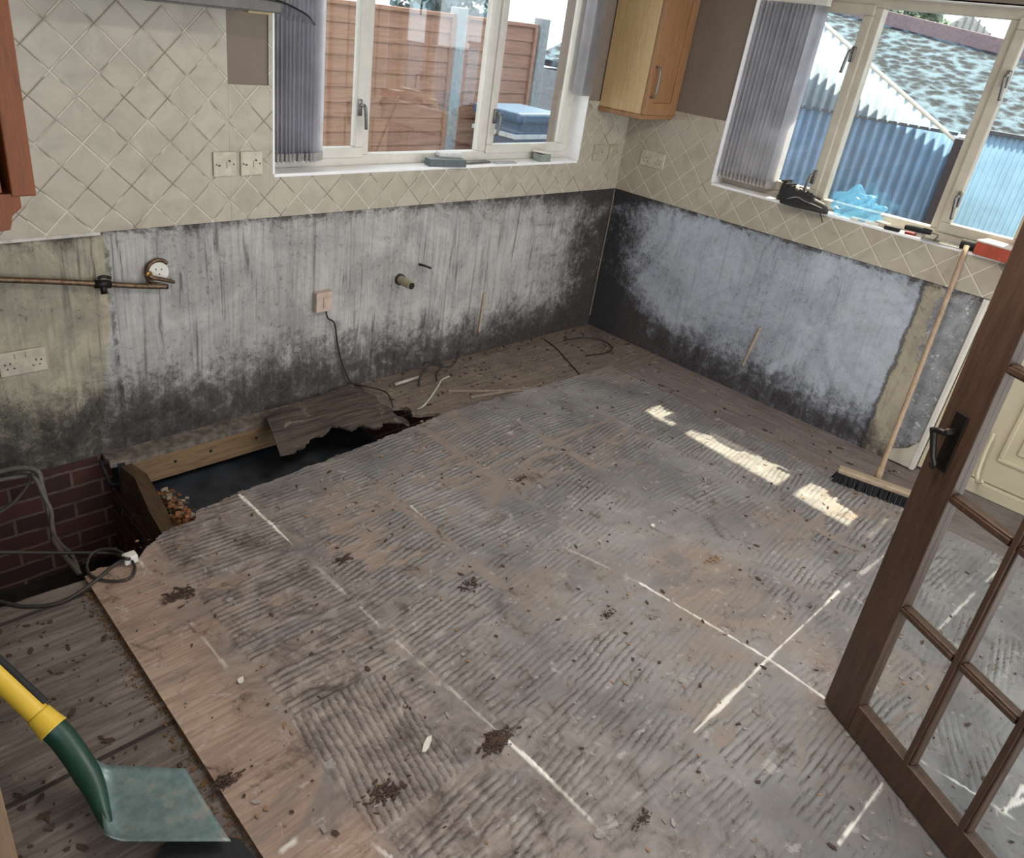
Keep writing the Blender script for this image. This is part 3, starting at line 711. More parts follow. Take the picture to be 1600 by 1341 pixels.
# ------------------------------------------------------------------ cooker hood
def hood():
    root = empty('cooker_hood', (-2.75, -.2, 1.72)); tag(root, 'steel cooker hood with a curved smoked glass canopy on the tiled wall', 'cooker hood')
    zc, k, xc = 1.747, .468, -2.75
    b = bmesh.new(); n = 24; up, dn = [], []
    y_f = -.33
    for i in range(n + 1):
        x = xc - .44 + .88 * i / n; z = zc - k * (x - xc) ** 2
        e = 1 - .35 * abs((x - xc) / .44) ** 6
        up.append([b.verts.new((x, y, z + .003)) for y in (-.012, y_f * e)]); dn.append([b.verts.new((x, y, z - .003)) for y in (-.012, y_f * e)])
    for i in range(n):
        b.faces.new([up[i][0], up[i + 1][0], up[i + 1][1], up[i][1]]); b.faces.new([dn[i][0], dn[i + 1][0], dn[i + 1][1], dn[i][1]])
        b.faces.new([up[i][1], up[i + 1][1], dn[i + 1][1], dn[i][1]]); b.faces.new([up[i][0], up[i + 1][0], dn[i + 1][0], dn[i][0]])
    b.faces.new([up[0][0], up[0][1], dn[0][1], dn[0][0]]); b.faces.new([up[n][0], up[n][1], dn[n][1], dn[n][0]])
    local(root, obj('glass_canopy', b, M_glass))
    b = bmesh.new(); tube(b, [(x, -.33 * (1 - .35 * abs((x - xc) / .44) ** 6), zc - k * (x - xc) ** 2) for x in [xc - .44 + .88 * i / 12 for i in range(13)]], .0035, 6); local(root, obj('canopy_edge', b, M_bronze))
    b = bmesh.new(); box(b, -3.02, -2.50, -.315, -.011, 1.683, 1.72, .004); local(root, obj('hood_body', b, plain('grey hood enamel', (104, 102, 98), .5, .3)))
    b = bmesh.new(); box(b, -2.94, -2.62, -.28, -.06, 1.678, 1.684, .001); local(root, obj('grease_filter', b, plain('grey filter mesh', (120, 118, 114), .5, .6, .2, 90, .5)))
    b = bmesh.new(); box(b, -2.60, -2.515, -.27, -.07, 1.674, 1.684, .002); local(root, obj('lamp_cover', b, plain('yellowed lamp cover', (206, 184, 128), .4)))
    b = bmesh.new(); box(b, -2.92, -2.58, -.26, -.011, 1.72, 2.34, .003); local(root, obj('chimney', b, M_steel))
hood()

# ------------------------------------------------------------------ vertical blinds
def blind(T, u0, u1, z0, z1, n, y, label, ang=1.1, width=.089, weights=True):
    root = empty('vertical_blind', tuple(T(Vector(((u0 + u1) / 2, y, z0))))); tag(root, label, 'blind')
    rr = random.Random(int(abs(u0) * 100))
    b = bmesh.new(); box(b, u0 - .01, u1 + .01, y - .02, y + .02, z1, z1 + .035, .003, T); local(root, obj('head_rail', b, M_white))
    ch = bmesh.new(); prev = None
    for i in range(n):
        u = u0 + .02 + (u1 - u0 - .04) * i / (n - 1); a = ang + rr.uniform(-.12, .12); c, s = math.cos(a), math.sin(a); w_ = width / 2
        bm = bmesh.new(); m = 6
        for zz0, zz1 in ((z0 + .03, z1),):
            rows = []
            for z in (zz0, zz1):
                r_ = []
                for k in range(m + 1):
                    t = -1 + 2 * k / m; bow = .006 * (1 - t * t)
                    r_.append(bm.verts.new(T(Vector((u + t * w_ * c - bow * s, y + t * w_ * s + bow * c, z)))))
                rows.append(r_)
            for k in range(m): bm.faces.new([rows[0][k], rows[0][k + 1], rows[1][k + 1], rows[1][k]])
        local(root, obj('slat', bm, M_blind, None, True))
        if weights:
            bm = bmesh.new(); q = [(u + t * w_ * c + o_ * s, y + t * w_ * s - o_ * c) for t, o_ in ((-.95, -.003), (.95, -.003), (.95, .003), (-.95, .003))]
            prism(bm, q, z0, z0 + .036, 2, T); local(root, obj('slat_weight', bm, plain('blind weight', (168, 164, 162), .5)))
            p = T(Vector((u - .8 * w_ * c, y - .8 * w_ * s, z0 + .01)))
            if prev is not None:
                tube(ch, [prev, (prev + p) / 2 + Vector((0, 0, -.008)), p], .0016, 5)
            prev = p
    if weights: local(root, obj('bead_chain', ch, M_white))
blind(TA, -2.335, -2.10, 1.112, 2.07, 11, .045, 'lilac grey vertical blind bunched at the left of the garden fence window', .62)
blind(TA, -.56, -.432, 1.40, 2.07, 5, -.02, 'short pale vertical blind bunched between the fence window and the corner cabinet', 1.25, .089, False)
blind(TB, .668, .985, 1.115, 1.99, 13, .045, 'dark lilac vertical blind bunched beside the corrugated shed window', 1.15)

# ------------------------------------------------------------------ sockets, switches
def plate(T, u, z, w_, h_, label, name, cat, mat=M_ivory, group=None, holes=None, rocker=None, d=.010, screws=True, base=-.009):
    root = empty(name, tuple(T(Vector((u, base, z))))); tag(root, label, cat, group)
    b = bmesh.new(); box(b, u - w_ / 2, u + w_ / 2, base - d, base, z - h_ / 2, z + h_ / 2, .003, T); local(root, obj('face_plate', b, mat))
    f = base - d
    for (du, dz, a, c) in (holes or []):
        b = bmesh.new(); box(b, u + du - a / 2, u + du + a / 2, f - .0006, f + .001, z + dz - c / 2, z + dz + c / 2, 0, T); local(root, obj('pin_slot', b, M_hole))
    for (du, dz, a, c) in (rocker or []):
        b = bmesh.new(); box(b, u + du - a / 2, u + du + a / 2, f - .004, f, z + dz - c / 2, z + dz + c / 2, .0015, T); local(root, obj('rocker_switch', b, mat))
    if screws:
        for s in (-1, 1):
            b = bmesh.new(); cyl(b, T(Vector((u + s * w_ * .38, f + .0005, z))), T(Vector((u + s * w_ * .38, f - .001, z))), .0032, None, 10); local(root, obj('screw', b, M_dsteel))
    return root
def holes13(du, dz): return [(du, dz + .012, .004, .009), (du - .011, dz - .008, .007, .004), (du + .011, dz - .008, .007, .004)]
for u, l in ((-2.576, 'left one of the pair of square ivory switches on the tiles beside the lilac blind'), (-2.463, 'right one of the pair of square ivory switches on the tiles, next to the blind')):
    r = plate(TA, u, 1.124, .094, .094, l, 'fused_switch', 'switch', plain('ivory gloss', (204, 194, 176), .35), None, [(-.024, -.004, .010, .005), (.018, .012, .008, .008)], [(.012, -.002, .012, .026)])
for u, l in ((-.252, 'left one of two square beige switches under the corner cabinet'), (-.108, 'right one of two square beige switches under the corner cabinet')):
    plate(TA, u, 1.118, .086, .088, l, 'light_switch', 'switch', plain('beige plate', (184, 172, 152), .4), None, None, [(0, 0, .018, .032)])
plate(TB, .236, 1.118, .168, .09, 'ivory double socket on the right hand tiles near the corner', 'double_socket', 'socket', plain('ivory gloss', (204, 194, 176), .35), None, holes13(-.042, -.008) + holes13(.042, -.008), [(-.02, .03, .014, .02), (.02, .03, .014, .02)])
plate(TA, -3.372, .445, .155, .092, 'white double socket with grime on the mouldy wall at the left edge', 'double_socket', 'socket', plain('grimy white plastic', (196, 186, 168), .45), None, holes13(-.042, -.01) + holes13(.042, -.01), [(-.018, .028, .014, .02), (.018, .028, .014, .02)], .012, True, 0)
# surface spur box with flex going down behind the rotten board
r = plate(TA, -2.113, .485, .088, .095, 'small pinkish surface outlet box low on the grey wall with a flex hanging from it', 'outlet_box', 'outlet', plain('pinkish plastic', (198, 176, 160), .5), None, None, [(.008, .0, .03, .05)], .034, False, 0)
b = bmesh.new(); tube(b, [(-2.10, -.025, .44), (-2.09, -.03, .40), (-2.045, -.02, .36), (-2.02, -.015, .25), (-1.985, -.02, .12), (-1.935, -.03, .02), (-1.90, -.09, .02), (-1.84, -.18, .015), (-1.86, -.26, .012), (-1.90, -.33, .010)], .004, 8)
tag(obj('flex_cable', b, M_bcable, None, True), 'dark flex drooping from the pinkish outlet box onto the rotten board', 'cable')

# ------------------------------------------------------------------ pipes
def gaspipe():
    root = empty('gas_pipe', (-3.1, -.03, .71)); tag(root, 'tarnished copper pipe running across the mouldy wall from the left edge to a round outlet', 'pipe')
    y = -.035
    b = bmesh.new(); tube(b, [at(-60, 434, 1, y), at(0, 437, 1, y), at(80, 440, 1, y), at(160, 444, 1, y), at(215, 447, 1, y), at(262, 448, 1, y)], .0105, 12); local(root, obj('pipe_run', b, M_copper, None, True))
    p = at(160, 444, 1, y)
    b = bmesh.new(); cyl(b, p + Vector((-.028, 0, .004)), p + Vector((.028, 0, -.004)), .016); cyl(b, p, p + Vector((0, -.012, -.035)), .012); cyl(b, p, p + Vector((.0, .03, 0)), .009); local(root, obj('pipe_tee', b, M_bronze, None, True))
    b = bmesh.new(); tube(b, [p + Vector((-.02, -.018, .03)), p + Vector((0, -.02, .036)), p + Vector((.026, -.018, .026))], .006, 8); local(root, obj('tap_lever', b, M_bronze, None, True))
    q = at(246, 424, 1, -.004)
    b = bmesh.new(); cyl(b, (q.x, -.016, q.z), (q.x, 0, q.z), .040, .043, 28); local(root, obj('round_outlet', b, M_white, None, False))
    b = bmesh.new(); tube(b, [(q.x + .046 * math.cos(t), -.014, q.z + .048 * math.sin(t)) for t in [R(a) for a in range(40, 261, 20)]], .008, 8); local(root, obj('outlet_collar', b, M_copper, None, True))
    for dx, dz in ((-.010, .012), (.012, .010), (.002, -.008)):
        b = bmesh.new(); cyl(b, (q.x + dx, -.0165, q.z + dz), (q.x + dx, -.0155, q.z + dz), .003, None, 8); local(root, obj('outlet_hole', b, M_hole))
    e = at(262, 448, 1, y); s = at(231, 427, 1, y)
    b = bmesh.new(); tube(b, [s, at(238, 434, 1, y - .01), at(255, 437, 1, y - .01), at(272, 441, 1, y)], lambda t: .011 - .004 * t, 10); local(root, obj('pipe_elbow', b, M_copper, None, True))
    b = bmesh.new(); rock(b, s + Vector((0, -.01, 0)), .014, random.Random(2), 1); local(root, obj('brass_nut', b, M_brass, None, False))
gaspipe()
wp = empty('waste_pipe', (-1.6, 0, .53)); tag(wp, 'short cream plastic waste pipe stub sticking out of the grey wall', 'pipe')
q = at(624, 436, 1, 0)
def tubeh(name, a, b_, r0, r1, mat, par):
    bm = bmesh.new(); a, b_ = Vector(a), Vector(b_); t = (b_ - a).normalized(); n_ = t.orthogonal().normalized(); m_ = t.cross(n_); seg = 24; rings = []
    for p, r_ in ((a, r0), (b_, r0), (b_, r1), (a, r1)): rings.append([bm.verts.new(p + (n_ * math.cos(k) + m_ * math.sin(k)) * r_) for k in [2 * math.pi * j / seg for j in range(seg)]])
    for i in range(4):
        for k in range(seg): bm.faces.new([rings[i][k], rings[i][(k + 1) % seg], rings[(i + 1) % 4][(k + 1) % seg], rings[(i + 1) % 4][k]])
    return local(par, obj(name, bm, mat, None, False))
tubeh('pipe', q, q + Vector((-.012, -.115, .002)), .0215, .018, plain('aged cream pipe', (172, 164, 132), .5), wp)
tubeh('pipe_collar', q + Vector((0, -.001, 0)), q + Vector((-.002, -.014, 0)), .029, .0215, M_bcable, wp)
b = bmesh.new(); cyl(b, q + Vector((-.0122, -.113, .002)), q + Vector((-.0118, -.1105, .002)), .018); local(wp, obj('pipe_bore', b, M_hole))
hk = at(655, 413, 1, 0); b = bmesh.new(); tube(b, [hk, hk + Vector((0, -.035, .004)), hk + Vector((.018, -.042, -.002)), hk + Vector((.045, -.040, -.014))], .006, 8)
tag(obj('wall_bracket', b, M_black, None, True), 'small black bent bracket on the grey wall above the cream waste pipe', 'bracket')
b = bmesh.new(); p0, p1 = at(757, 458, 1, -.006), at(748, 519, 1, -.006); tube(b, [p0, (p0 + p1) / 2, p1], .0085, 8); tag(obj('conduit', b, plain('pale conduit', (176, 160, 136), .7), None, True), 'pale upright strip of conduit on the dark mould of the fence window wall', 'conduit')
b = bmesh.new(); p0, p1 = at(1188, 512, 0, -.005), at(1160, 572, 0, -.005); tube(b, [p0, (p0 + p1) / 2, p1], .0085, 8); tag(obj('conduit', b, plain('pale conduit', (176, 160, 136), .7), None, True), 'pale upright strip of conduit on the wall under the shed window', 'conduit')

# ------------------------------------------------------------------ cables in the opening
def cable(label, pts, r, mat, name='cable'):
    b = bmesh.new(); tube(b, pts, r, 8); return tag(obj(name, b, mat, None, True), label, 'cable')
P = lambda px, py, ax, v: at(px, py, ax, v)
cable('grey cable looping from the left edge down into the floor opening', [P(-40, 745, 1, -.03), P(0, 737, 1, -.05), P(30, 731, 1, -.07), P(58, 736, 1, -.10), P(66, 760, 1, -.13), P(74, 792, 1, -.18), P(83, 830, 1, -.25), P(84, 846, 1, -.33), P(95, 862, 1, -.42), P(124, 897, 1, -.60)], .010, M_cable)
cable('second grey cable twisted round the first in the floor opening', [P(-40, 757, 1, -.03), P(0, 750, 1, -.05), P(40, 744, 1, -.07), P(55, 748, 1, -.11), P(68, 775, 1, -.16), P(80, 800, 1, -.2), P(82, 830, 1, -.27), P(95, 852, 1, -.36), P(112, 868, 1, -.45), P(122, 893, 1, -.58)], .009, M_cable)
cable('thin grey cable branching back to the left edge above the brickwork', [P(52, 738, 1, -.09), P(42, 760, 1, -.08), P(22, 785, 1, -.07), P(0, 800, 1, -.06), P(-40, 815, 1, -.06)], .007, M_cable)
cable('thin dark cable stretched level across the floor opening', [P(-40, 861, 1, -.5), P(0, 863, 1, -.5), P(80, 864, 1, -.5), P(140, 864, 1, -.52), P(178, 866, 1, -.55), P(192, 872, 2, .03), P(203, 874, 2, .03)], .006, M_bcable)
cable('dark cable curving over the floorboards to the white plug at the opening', [P(-40, 930, 2, .0), P(0, 940, 2, -.010), P(40, 948, 2, -.012), P(90, 943, 2, -.010), P(125, 925, 2, .006), P(155, 903, 2, .012), P(180, 882, 2, .02), P(200, 872, 2, .03)], .006, M_bcable)
cable('coil of dark cable round the white plug at the edge of the opening', [P(198, 868, 2, .03), P(175, 858, 2, .03), P(148, 862, 2, .02), P(136, 880, 2, .012), P(140, 897, 2, .008), P(158, 906, 2, .008), P(185, 908, 2, .008), P(205, 902, 2, .008), P(211, 888, 2, .01), P(206, 876, 2, .02)], .005, M_bcable)
pg = empty('plug', tuple(P(203, 872, 2, .02))); tag(pg, 'small white plug lying at the corner of the floor opening', 'plug')
b = bmesh.new(); c = P(203, 872, 2, .02); box(b, c.x - .022, c.x + .022, c.y - .018, c.y + .018, .004, .036, .006); local(pg, obj('plug_body', b, M_white))
for dx, dy in ((-.009, .03), (.009, .03), (0, .032)):
    b = bmesh.new(); box(b, c.x + dx - .003, c.x + dx + .003, c.y + .016, c.y + dy, .016, .020, .001); local(pg, obj('plug_pin', b, M_steel))

# loose wires and bits on the chipboard by the wall
S = -.012
cable('white cable end curling up from the chipboard beside the rotten board', [P(652, 640, 2, S), P(662, 634, 2, .01), P(672, 622, 2, .02), P(684, 604, 2, .045), P(690, 594, 2, .05), P(702, 588, 2, .04)], .0045, M_wcable)
cable('dark cable tangled against the wall behind the rotten board', [P(655, 603, 2, S), P(656, 590, 2, .02), P(665, 576, 2, .05), P(675, 570, 2, .06), P(690, 573, 2, .03), P(705, 572, 2, .03), P(713, 562, 2, .05), P(716, 550, 2, .07)], .006, M_bcable)
cable('second dark cable in the tangle beside the wall', [P(683, 596, 2, S), P(682, 584, 2, .01), P(690, 570, 2, .04), P(668, 566, 2, .05), P(660, 572, 2, .04)], .005, M_bcable)
cable('short white pipe offcut lying on the rotten board end', [P(617, 601, 2, .0), P(655, 589, 2, .0)], .009, M_wcable, 'pipe_offcut')
cable('thin wire loop lying on the chipboard in the room corner', [P(850, 530, 2, S), P(870, 545, 2, S), P(885, 562, 2, S), P(905, 585, 2, S), P(911, 600, 2, S), P(880, 608, 2, S), P(840, 604, 2, S)], .0035, M_bcable)
cable('dark ring of cable lying in the room corner', [P(880, 532, 2, S), P(915, 528, 2, S), P(945, 534, 2, S), P(956, 545, 2, S), P(945, 552, 2, S), P(915, 556, 2, S)], .0045, M_bcable)
for i, (p, q_, l) in enumerate([((735, 622), (828, 607), 'long thin batten lying on the chipboard near the left wall'), ((700, 612), (825, 612), 'second thin batten beside the long one near the left wall')]):
    a_, b_ = P(*p, 2, -.014), P(*q_, 2, -.014); bm = bmesh.new(); d_ = (b_ - a_); L = d_.length; d_.normalize(); n_ = Vector((-d_.y, d_.x, 0))
    box(bm, 0, L, -.007, .007, 0, .009, .001, lambda v: a_ + d_ * v[0] + n_ * v[1] + Vector((0, 0, v[2])))
    tag(obj('batten', bm, plain('pale batten', (146, 132, 118), .9)), l, 'batten')

# ------------------------------------------------------------------ broom
def broom():
    a_, b_ = P(1300, 752, 2, .0), P(1432, 800, 2, .0)
    c = (a_ + b_) / 2 + Vector((.02, .0, 0)); d_ = (b_ - a_).normalized(); n_ = Vector((-d_.y, d_.x, 0)); L = (b_ - a_).length
    root = empty('broom', (c.x, c.y, -.004)); tag(root, 'wooden broom with black bristles leaning against the wall under the shed window', 'broom')
    T_ = lambda v: Vector((c.x, c.y, -.004)) + d_ * v[0] + n_ * v[1] + Vector((0, 0, v[2]))
    bm = bmesh.new(); prof = []
    box(bm, -L / 2, L / 2, -.026, .026, .055, .080, .008, T_, 3); local(root, obj('broom_stock', bm, wood('worn broom stock', (172, 156, 132), (134, 116, 94), 'y', 1, .7)))
    bm = bmesh.new(); rr = random.Random(3)
    for i in range(46):
        for j in range(7):
            u = -L / 2 + .004 + (L - .008) * (i + rr.uniform(-.3, .3)) / 45; v = -.022 + .044 * j / 6
            sp_ = 1.35; x1, y1 = u + rr.uniform(-.006, .006) + (.01 if i > 42 else -.01 if i < 3 else 0), v * sp_ + rr.uniform(-.004, .004)
            prv = None; r0 = .0042
            vs0 = [bm.verts.new(T_((u + r0 * math.cos(k), v + r0 * math.sin(k), .058))) for k in (0, 2.1, 4.2)]
            vs1 = [bm.verts.new(T_((x1 + r0 * 1.3 * math.cos(k), y1 + r0 * 1.3 * math.sin(k), rr.uniform(.0, .006)))) for k in (0, 2.1, 4.2)]
            for k in range(3): bm.faces.new([vs0[k], vs0[(k + 1) % 3], vs1[(k + 1) % 3], vs1[k]])
            bm.faces.new(vs1)
    tag(local(root, obj('bristles', bm, M_black)), 'black bristles', kind='stuff')
    foot = P(1372, 745, 2, .07); top = P(1511, 384, 0, -.03)
    foot = T_((0.0, .0, .078)) if (foot - T_((0, 0, .078))).length > .12 else foot
    bm = bmesh.new(); tube(bm, [foot, foot * .5 + top * .5, top], .0115, 12); local(root, obj('broom_handle', bm, M_handle, None, True))
    bm = bmesh.new(); t = (top - foot).normalized(); cyl(bm, foot - t * .015, foot + t * .05, .017, .013); local(root, obj('handle_socket', bm, M_handle, None, True))
broom()

# ------------------------------------------------------------------ shovel
def shovel():
    bl = plain('teal grey painted steel', (96, 122, 120), .45, .3, .18, 14, .15, (70, 92, 92))
    g = G('scuffed teal steel'); n = g.noise(9, 6, .7); n2 = g.noise(30, 4, .7)
    M_bl = g.fin(g.mix(g.ss(n, .52, .66, 0, .7), g.mix(g.ss(n2, .3, .7), lin((124, 142, 140)), lin((98, 118, 118))), lin((158, 150, 136))), .42, g.bump(n2, .15, .002), .35)
    TL, TR_, BR, BL = P(150, 1203, 2, .035), P(290, 1203, 2, .03), P(361, 1316, 2, .022), P(166, 1322, 2, .035)
    root = empty('shovel', tuple((TL + BR) / 2)); tag(root, 'square mouth shovel with teal steel blade, green neck and yellow shaft', 'shovel')
    bm = bmesh.new(); nx, ny = 16, 14; top, low = [], []
    for j in range(ny + 1):
        a1, a2 = [], []
        for i in range(nx + 1):
            u, v = i / nx, j / ny
            p = (TL * (1 - u) + TR_ * u) * (1 - v) + (BL * (1 - u) + BR * u) * v
            rim = .020 * max(0, (abs(v - .5) - .36) / .14) ** 1.5 * (1 - .75 * u) + .022 * max(0, (.12 - u) / .12) ** 1.3 * 1.0
            dish = -.006 * math.cos((v - .5) * math.pi) * (1 - u * .6)
            flare = (.012 * math.sin(u * 6.0) * (v > .93)) * 0
            p = p + Vector((0, 0, rim + dish))
            a1.append(bm.verts.new(p)); a2.append(bm.verts.new(p + Vector((0, 0, -.004))))
        top.append(a1); low.append(a2)
    for g_ in (top, low):
        for j in range(ny):
            for i in range(nx): bm.faces.new([g_[j][i], g_[j][i + 1], g_[j + 1][i + 1], g_[j + 1][i]])
    for i in range(nx):
        bm.faces.new([top[0][i], top[0][i + 1], low[0][i + 1], low[0][i]]); bm.faces.new([top[ny][i], top[ny][i + 1], low[ny][i + 1], low[ny][i]])
    for j in range(ny):
        bm.faces.new([top[j][0], top[j + 1][0], low[j + 1][0], low[j][0]]); bm.faces.new([top[j][nx], top[j + 1][nx], low[j + 1][nx], low[j][nx]])
    local(root, obj('blade', bm, M_bl, None, True))
    neck = [P(168, 1290, 2, .030), P(158, 1262, 2, .04), P(146, 1228, 2, .06), P(124, 1190, 2, .09), P(98, 1154, 2, .13), P(80, 1136, 2, .155)]
    M_gr = plain('dark green enamel', (26, 62, 50), .4, .1, .12, 20)
    bm = bmesh.new(); tube(bm, neck, lambda t: .012 + .018 * min(1, t * 2.0), 14); local(root, obj('neck', bm, M_gr, None, True))
    M_ye = plain('yellow plastic', (226, 186, 60), .45, 0, .05, 12)
    c0, c1 = P(84, 1140, 2, .150), P(60, 1116, 2, .178); c2 = P(0, 1060, 2, .25); dd = (c2 - c1); far = c2 + dd * 3.2
    bm = bmesh.new(); tube(bm, [c0, c0 * .6 + c1 * .4, c1], lambda t: .0345 - .007 * t, 18); local(root, obj('shaft_collar', bm, M_ye, None, True))
    bm = bmesh.new(); tube(bm, [c1 * .7 + c0 * .3, c2, far], .0255, 16); local(root, obj('shaft', bm, M_ye, None, True))
    bm = bmesh.new(); o_ = Vector((.018, .006, .019)); tube(bm, [c1 + o_, c2 + o_, c2 * .2 + far * .8 + o_], .010, 10); local(root, obj('grip_strip', bm, M_black, None, True))
    hp = far; bm = bmesh.new(); s_ = dd.normalized(); x_ = s_.cross(Vector((0, 0, 1))).normalized()
    tube(bm, [hp, hp + s_ * .05 + x_ * .055, hp + s_ * .12 + x_ * .06], .012, 10); tube(bm, [hp, hp + s_ * .05 - x_ * .055, hp + s_ * .12 - x_ * .06], .012, 10); cyl(bm, hp + s_ * .12 + x_ * .065, hp + s_ * .12 - x_ * .065, .016)
    local(root, obj('grip', bm, M_black, None, True))
shovel()
bm = bmesh.new(); prism(bm, [(-3.70, -1.78), (-3.56, -1.72), (-3.47, -1.83), (-3.46, -1.95), (-3.58, -1.98), (-3.69, -1.92)], -.016, -.004, 2); tag(obj('rubber_mat', bm, M_black), 'black rubber scrap on the floorboards under the shovel blade', 'mat')

# ------------------------------------------------------------------ things on the sills
ZS = 1.077
def blob(bm, c, r, sub=2):
    vs = bmesh.ops.create_uvsphere(bm, u_segments=20, v_segments=12, radius=1)['verts']
    return vs
def shoe(c, yaw, label):
    """c: heel centre on the sill; shoe points along yaw"""
    root = empty('shoe', tuple(c)); tag(root, label, 'shoe', 'black trainers on the window sill')
    root.rotation_euler = (0, 0, yaw)
    def section(x):   # half width, height of upper, at x 0..1 along the foot
        wd = .030 + .012 * math.sin(min(1, x * 1.25) * math.pi * .9 + .2) - .012 * max(0, x - .82) / .18
        ht = np.interp(x, [0, .08, .3, .45, .7, .92, 1], [.088, .106, .092, .078, .060, .048, .024])
        return wd, ht
    Ls = .245
    bm = bmesh.new(); rings = []
    for i in range(15):
        x = i / 14; wd, ht = section(x); wd *= (.55 if i in (0, 14) else 1); ring = []
        for k in range(12):
            a = 2 * math.pi * k / 12; ring.append(bm.verts.new((x * Ls, wd * math.cos(a) * (1 if math.sin(a) < 0 else .82), .018 + max(0, math.sin(a)) * (ht - .018) + min(0, math.sin(a)) * .006)))
        rings.append(ring)
    for a, b_ in zip(rings, rings[1:]):
        for k in range(12): bm.faces.new([a[k], a[(k + 1) % 12], b_[(k + 1) % 12], b_[k]])
    bm.faces.new(rings[0]); bm.faces.new(rings[-1]); o = obj('upper', bm, plain('black shoe leather', (34, 32, 34), .55), root, True); md = o.modifiers.new('smooth', 'SUBSURF'); md.levels = 1; md.render_levels = 2
    bm = bmesh.new(); pts = []
    for i in range(15): x = i / 14; pts.append((x * Ls, (section(x)[0] + .003) * (.55 if i in (0, 14) else .88 if i in (1, 13) else 1)))
    prism(bm, [(a, b_) for a, b_ in pts] + [(a, -b_) for a, b_ in reversed(pts)], .0, .018, 2); obj('sole', bm, plain('dark shoe sole', (46, 44, 44), .8), root)
    bm = bmesh.new(); tube(bm, [(.025 + .012 * math.cos(t) * 2, .019 * math.sin(t), .098 + .006 * math.cos(t)) for t in [2 * math.pi * k / 12 for k in range(13)]], .006, 8); obj('collar', bm, plain('shoe padding', (58, 56, 58), .9), root, True)
    for s in (-1, 1):
        bm = bmesh.new(); tube(bm, [(.04, s * .036, .03), (.09, s * .038, .050), (.13, s * .037, .040), (.18, s * .036, .034), (.225, s * .035, .026)], .0035, 6); obj('side_stripe', bm, plain('grey stripe', (128, 124, 122), .6), root, True)
    for k in range(4):
        x = .10 + k * .022; bm = bmesh.new(); h = section(x / Ls)[1]; tube(bm, [(x, -.016, h - .004), (x, 0, h + .002), (x, .016, h - .004)], .0022, 6); obj('lace', bm, M_black, root)
c1_ = P(1222, 318, 2, ZS); c1_.x = .055; shoe(Vector((.045, -1.02, ZS)), R(-84), 'black trainer on the shed window sill, the one nearer the glass')
shoe(Vector((-.040, -1.085, ZS)), R(-88), 'black trainer on the shed window sill, the one nearer the room')
def bag():
    bm = bmesh.new(); bmesh.ops.create_icosphere(bm, subdivisions=4, radius=1); rs_ = np.random.RandomState(5)
    for v in bm.verts:
        p = v.co.copy(); q = float(fbm(np.array([p.x * 3 + 5]), np.array([p.y * 3 + p.z * 4 + 9]), 12, 4)[0]); s_ = .55 + .8 * float(fbm(np.array([p.x * 2 + 5]), np.array([p.y * 2.2 + p.z * 2.6 + 9]), 12, 2)[0]) + .22 * abs(math.sin(p.y * 7 + p.z * 5 + 3 * q)) + .12 * q
        v.co = Vector((p.x * .045 * s_, p.y * .108 * s_, max(-.045, p.z * .075 * s_ * (1 + .12 * math.sin(p.y * 9)))))
    o = obj('plastic_bag', bm, M_bag, None, False); o.location = (.025, -1.445, ZS + .05); tag(o, 'crumpled blue plastic bag on the sill of the shed window beside the black shoes', 'bag')
bag()
def item(name, label, cat, u, v, su, sv, h, mat, yaw=0, W='B', bev=.002, z=0):
    bm = bmesh.new(); box(bm, -su / 2, su / 2, -sv / 2, sv / 2, 0, h, bev); o = obj(name, bm, mat)
    if W == 'B': o.location = (v, -u, ZS + z); o.rotation_euler = (0, 0, R(90) + yaw)
    else: o.location = (u, v, ZS + z); o.rotation_euler = (0, 0, yaw)
    return tag(o, label, cat)
item('paper_packet', 'white crumpled packet on the shed window sill right of the blue bag', 'packet', 1.50, .02, .13, .045, .012, M_white, .15)
item('card_box', 'small white box among the bits under the shed window mullion', 'box', 1.58, .03, .06, .04, .022, plain('off white card', (206, 196, 178), .8), -.2)
item('tape_roll_box', 'small black case on the shed window sill left of the red lid', 'case', 1.64, .0, .07, .03, .018, M_black, .1)
item('red_lid', 'small dark red lid on the shed window sill', 'lid', 1.72, .015, .05, .03, .012, plain('dark red plastic', (140, 40, 48), .4), .2)
def knob(u, v, label):
    bm = bmesh.new(); cyl(bm, (0, 0, 0), (0, 0, .03), .024, .020); cyl(bm, (0, 0, .03), (0, 0, .036), .014); o = obj('bottle_top', bm, plain('off white plastic cap', (205, 196, 178), .5)); o.location = (v, -u, ZS); tag(o, label, 'cap')
knob(1.755, .03, 'round off white cap on the sill below the right mullion of the shed window')
def trowel(loc, yaw, label):
    root = empty('trowel', loc); root.rotation_euler = (0, 0, yaw); tag(root, label, 'trowel')
    bm = bmesh.new(); box(bm, 0, .17, -.035, .035, .002, .004, .0008); obj('trowel_blade', bm, M_steel, root)
    bm = bmesh.new(); tube(bm, [(.05, 0, .004), (.06, 0, .03), (.03, 0, .035), (.0, 0, .034)], .004, 8); obj('tang', bm, M_steel, root, True)
    bm = bmesh.new(); tube(bm, [(.03, 0, .035), (-.01, 0, .036), (-.05, 0, .036), (-.085, 0, .034)], lambda t: .011 + .004 * math.sin(t * 3.1), 10); obj('trowel_handle', bm, M_black, root, True)
trowel((-.005, -1.78, ZS), R(-80), 'steel trowel on the shed window sill left of the broom handle')
bm = bmesh.new(); cyl(bm, (0, -.0, .024), (0, -.055, .024), .022); cyl(bm, (0, -.055, .024), (0, -.065, .024), .026); o = obj('spray_can', bm, M_black, None, False); o.location = (-.005, -1.945, ZS); tag(o, 'black cylinder lying on the sill beside the top of the broom handle', 'can')
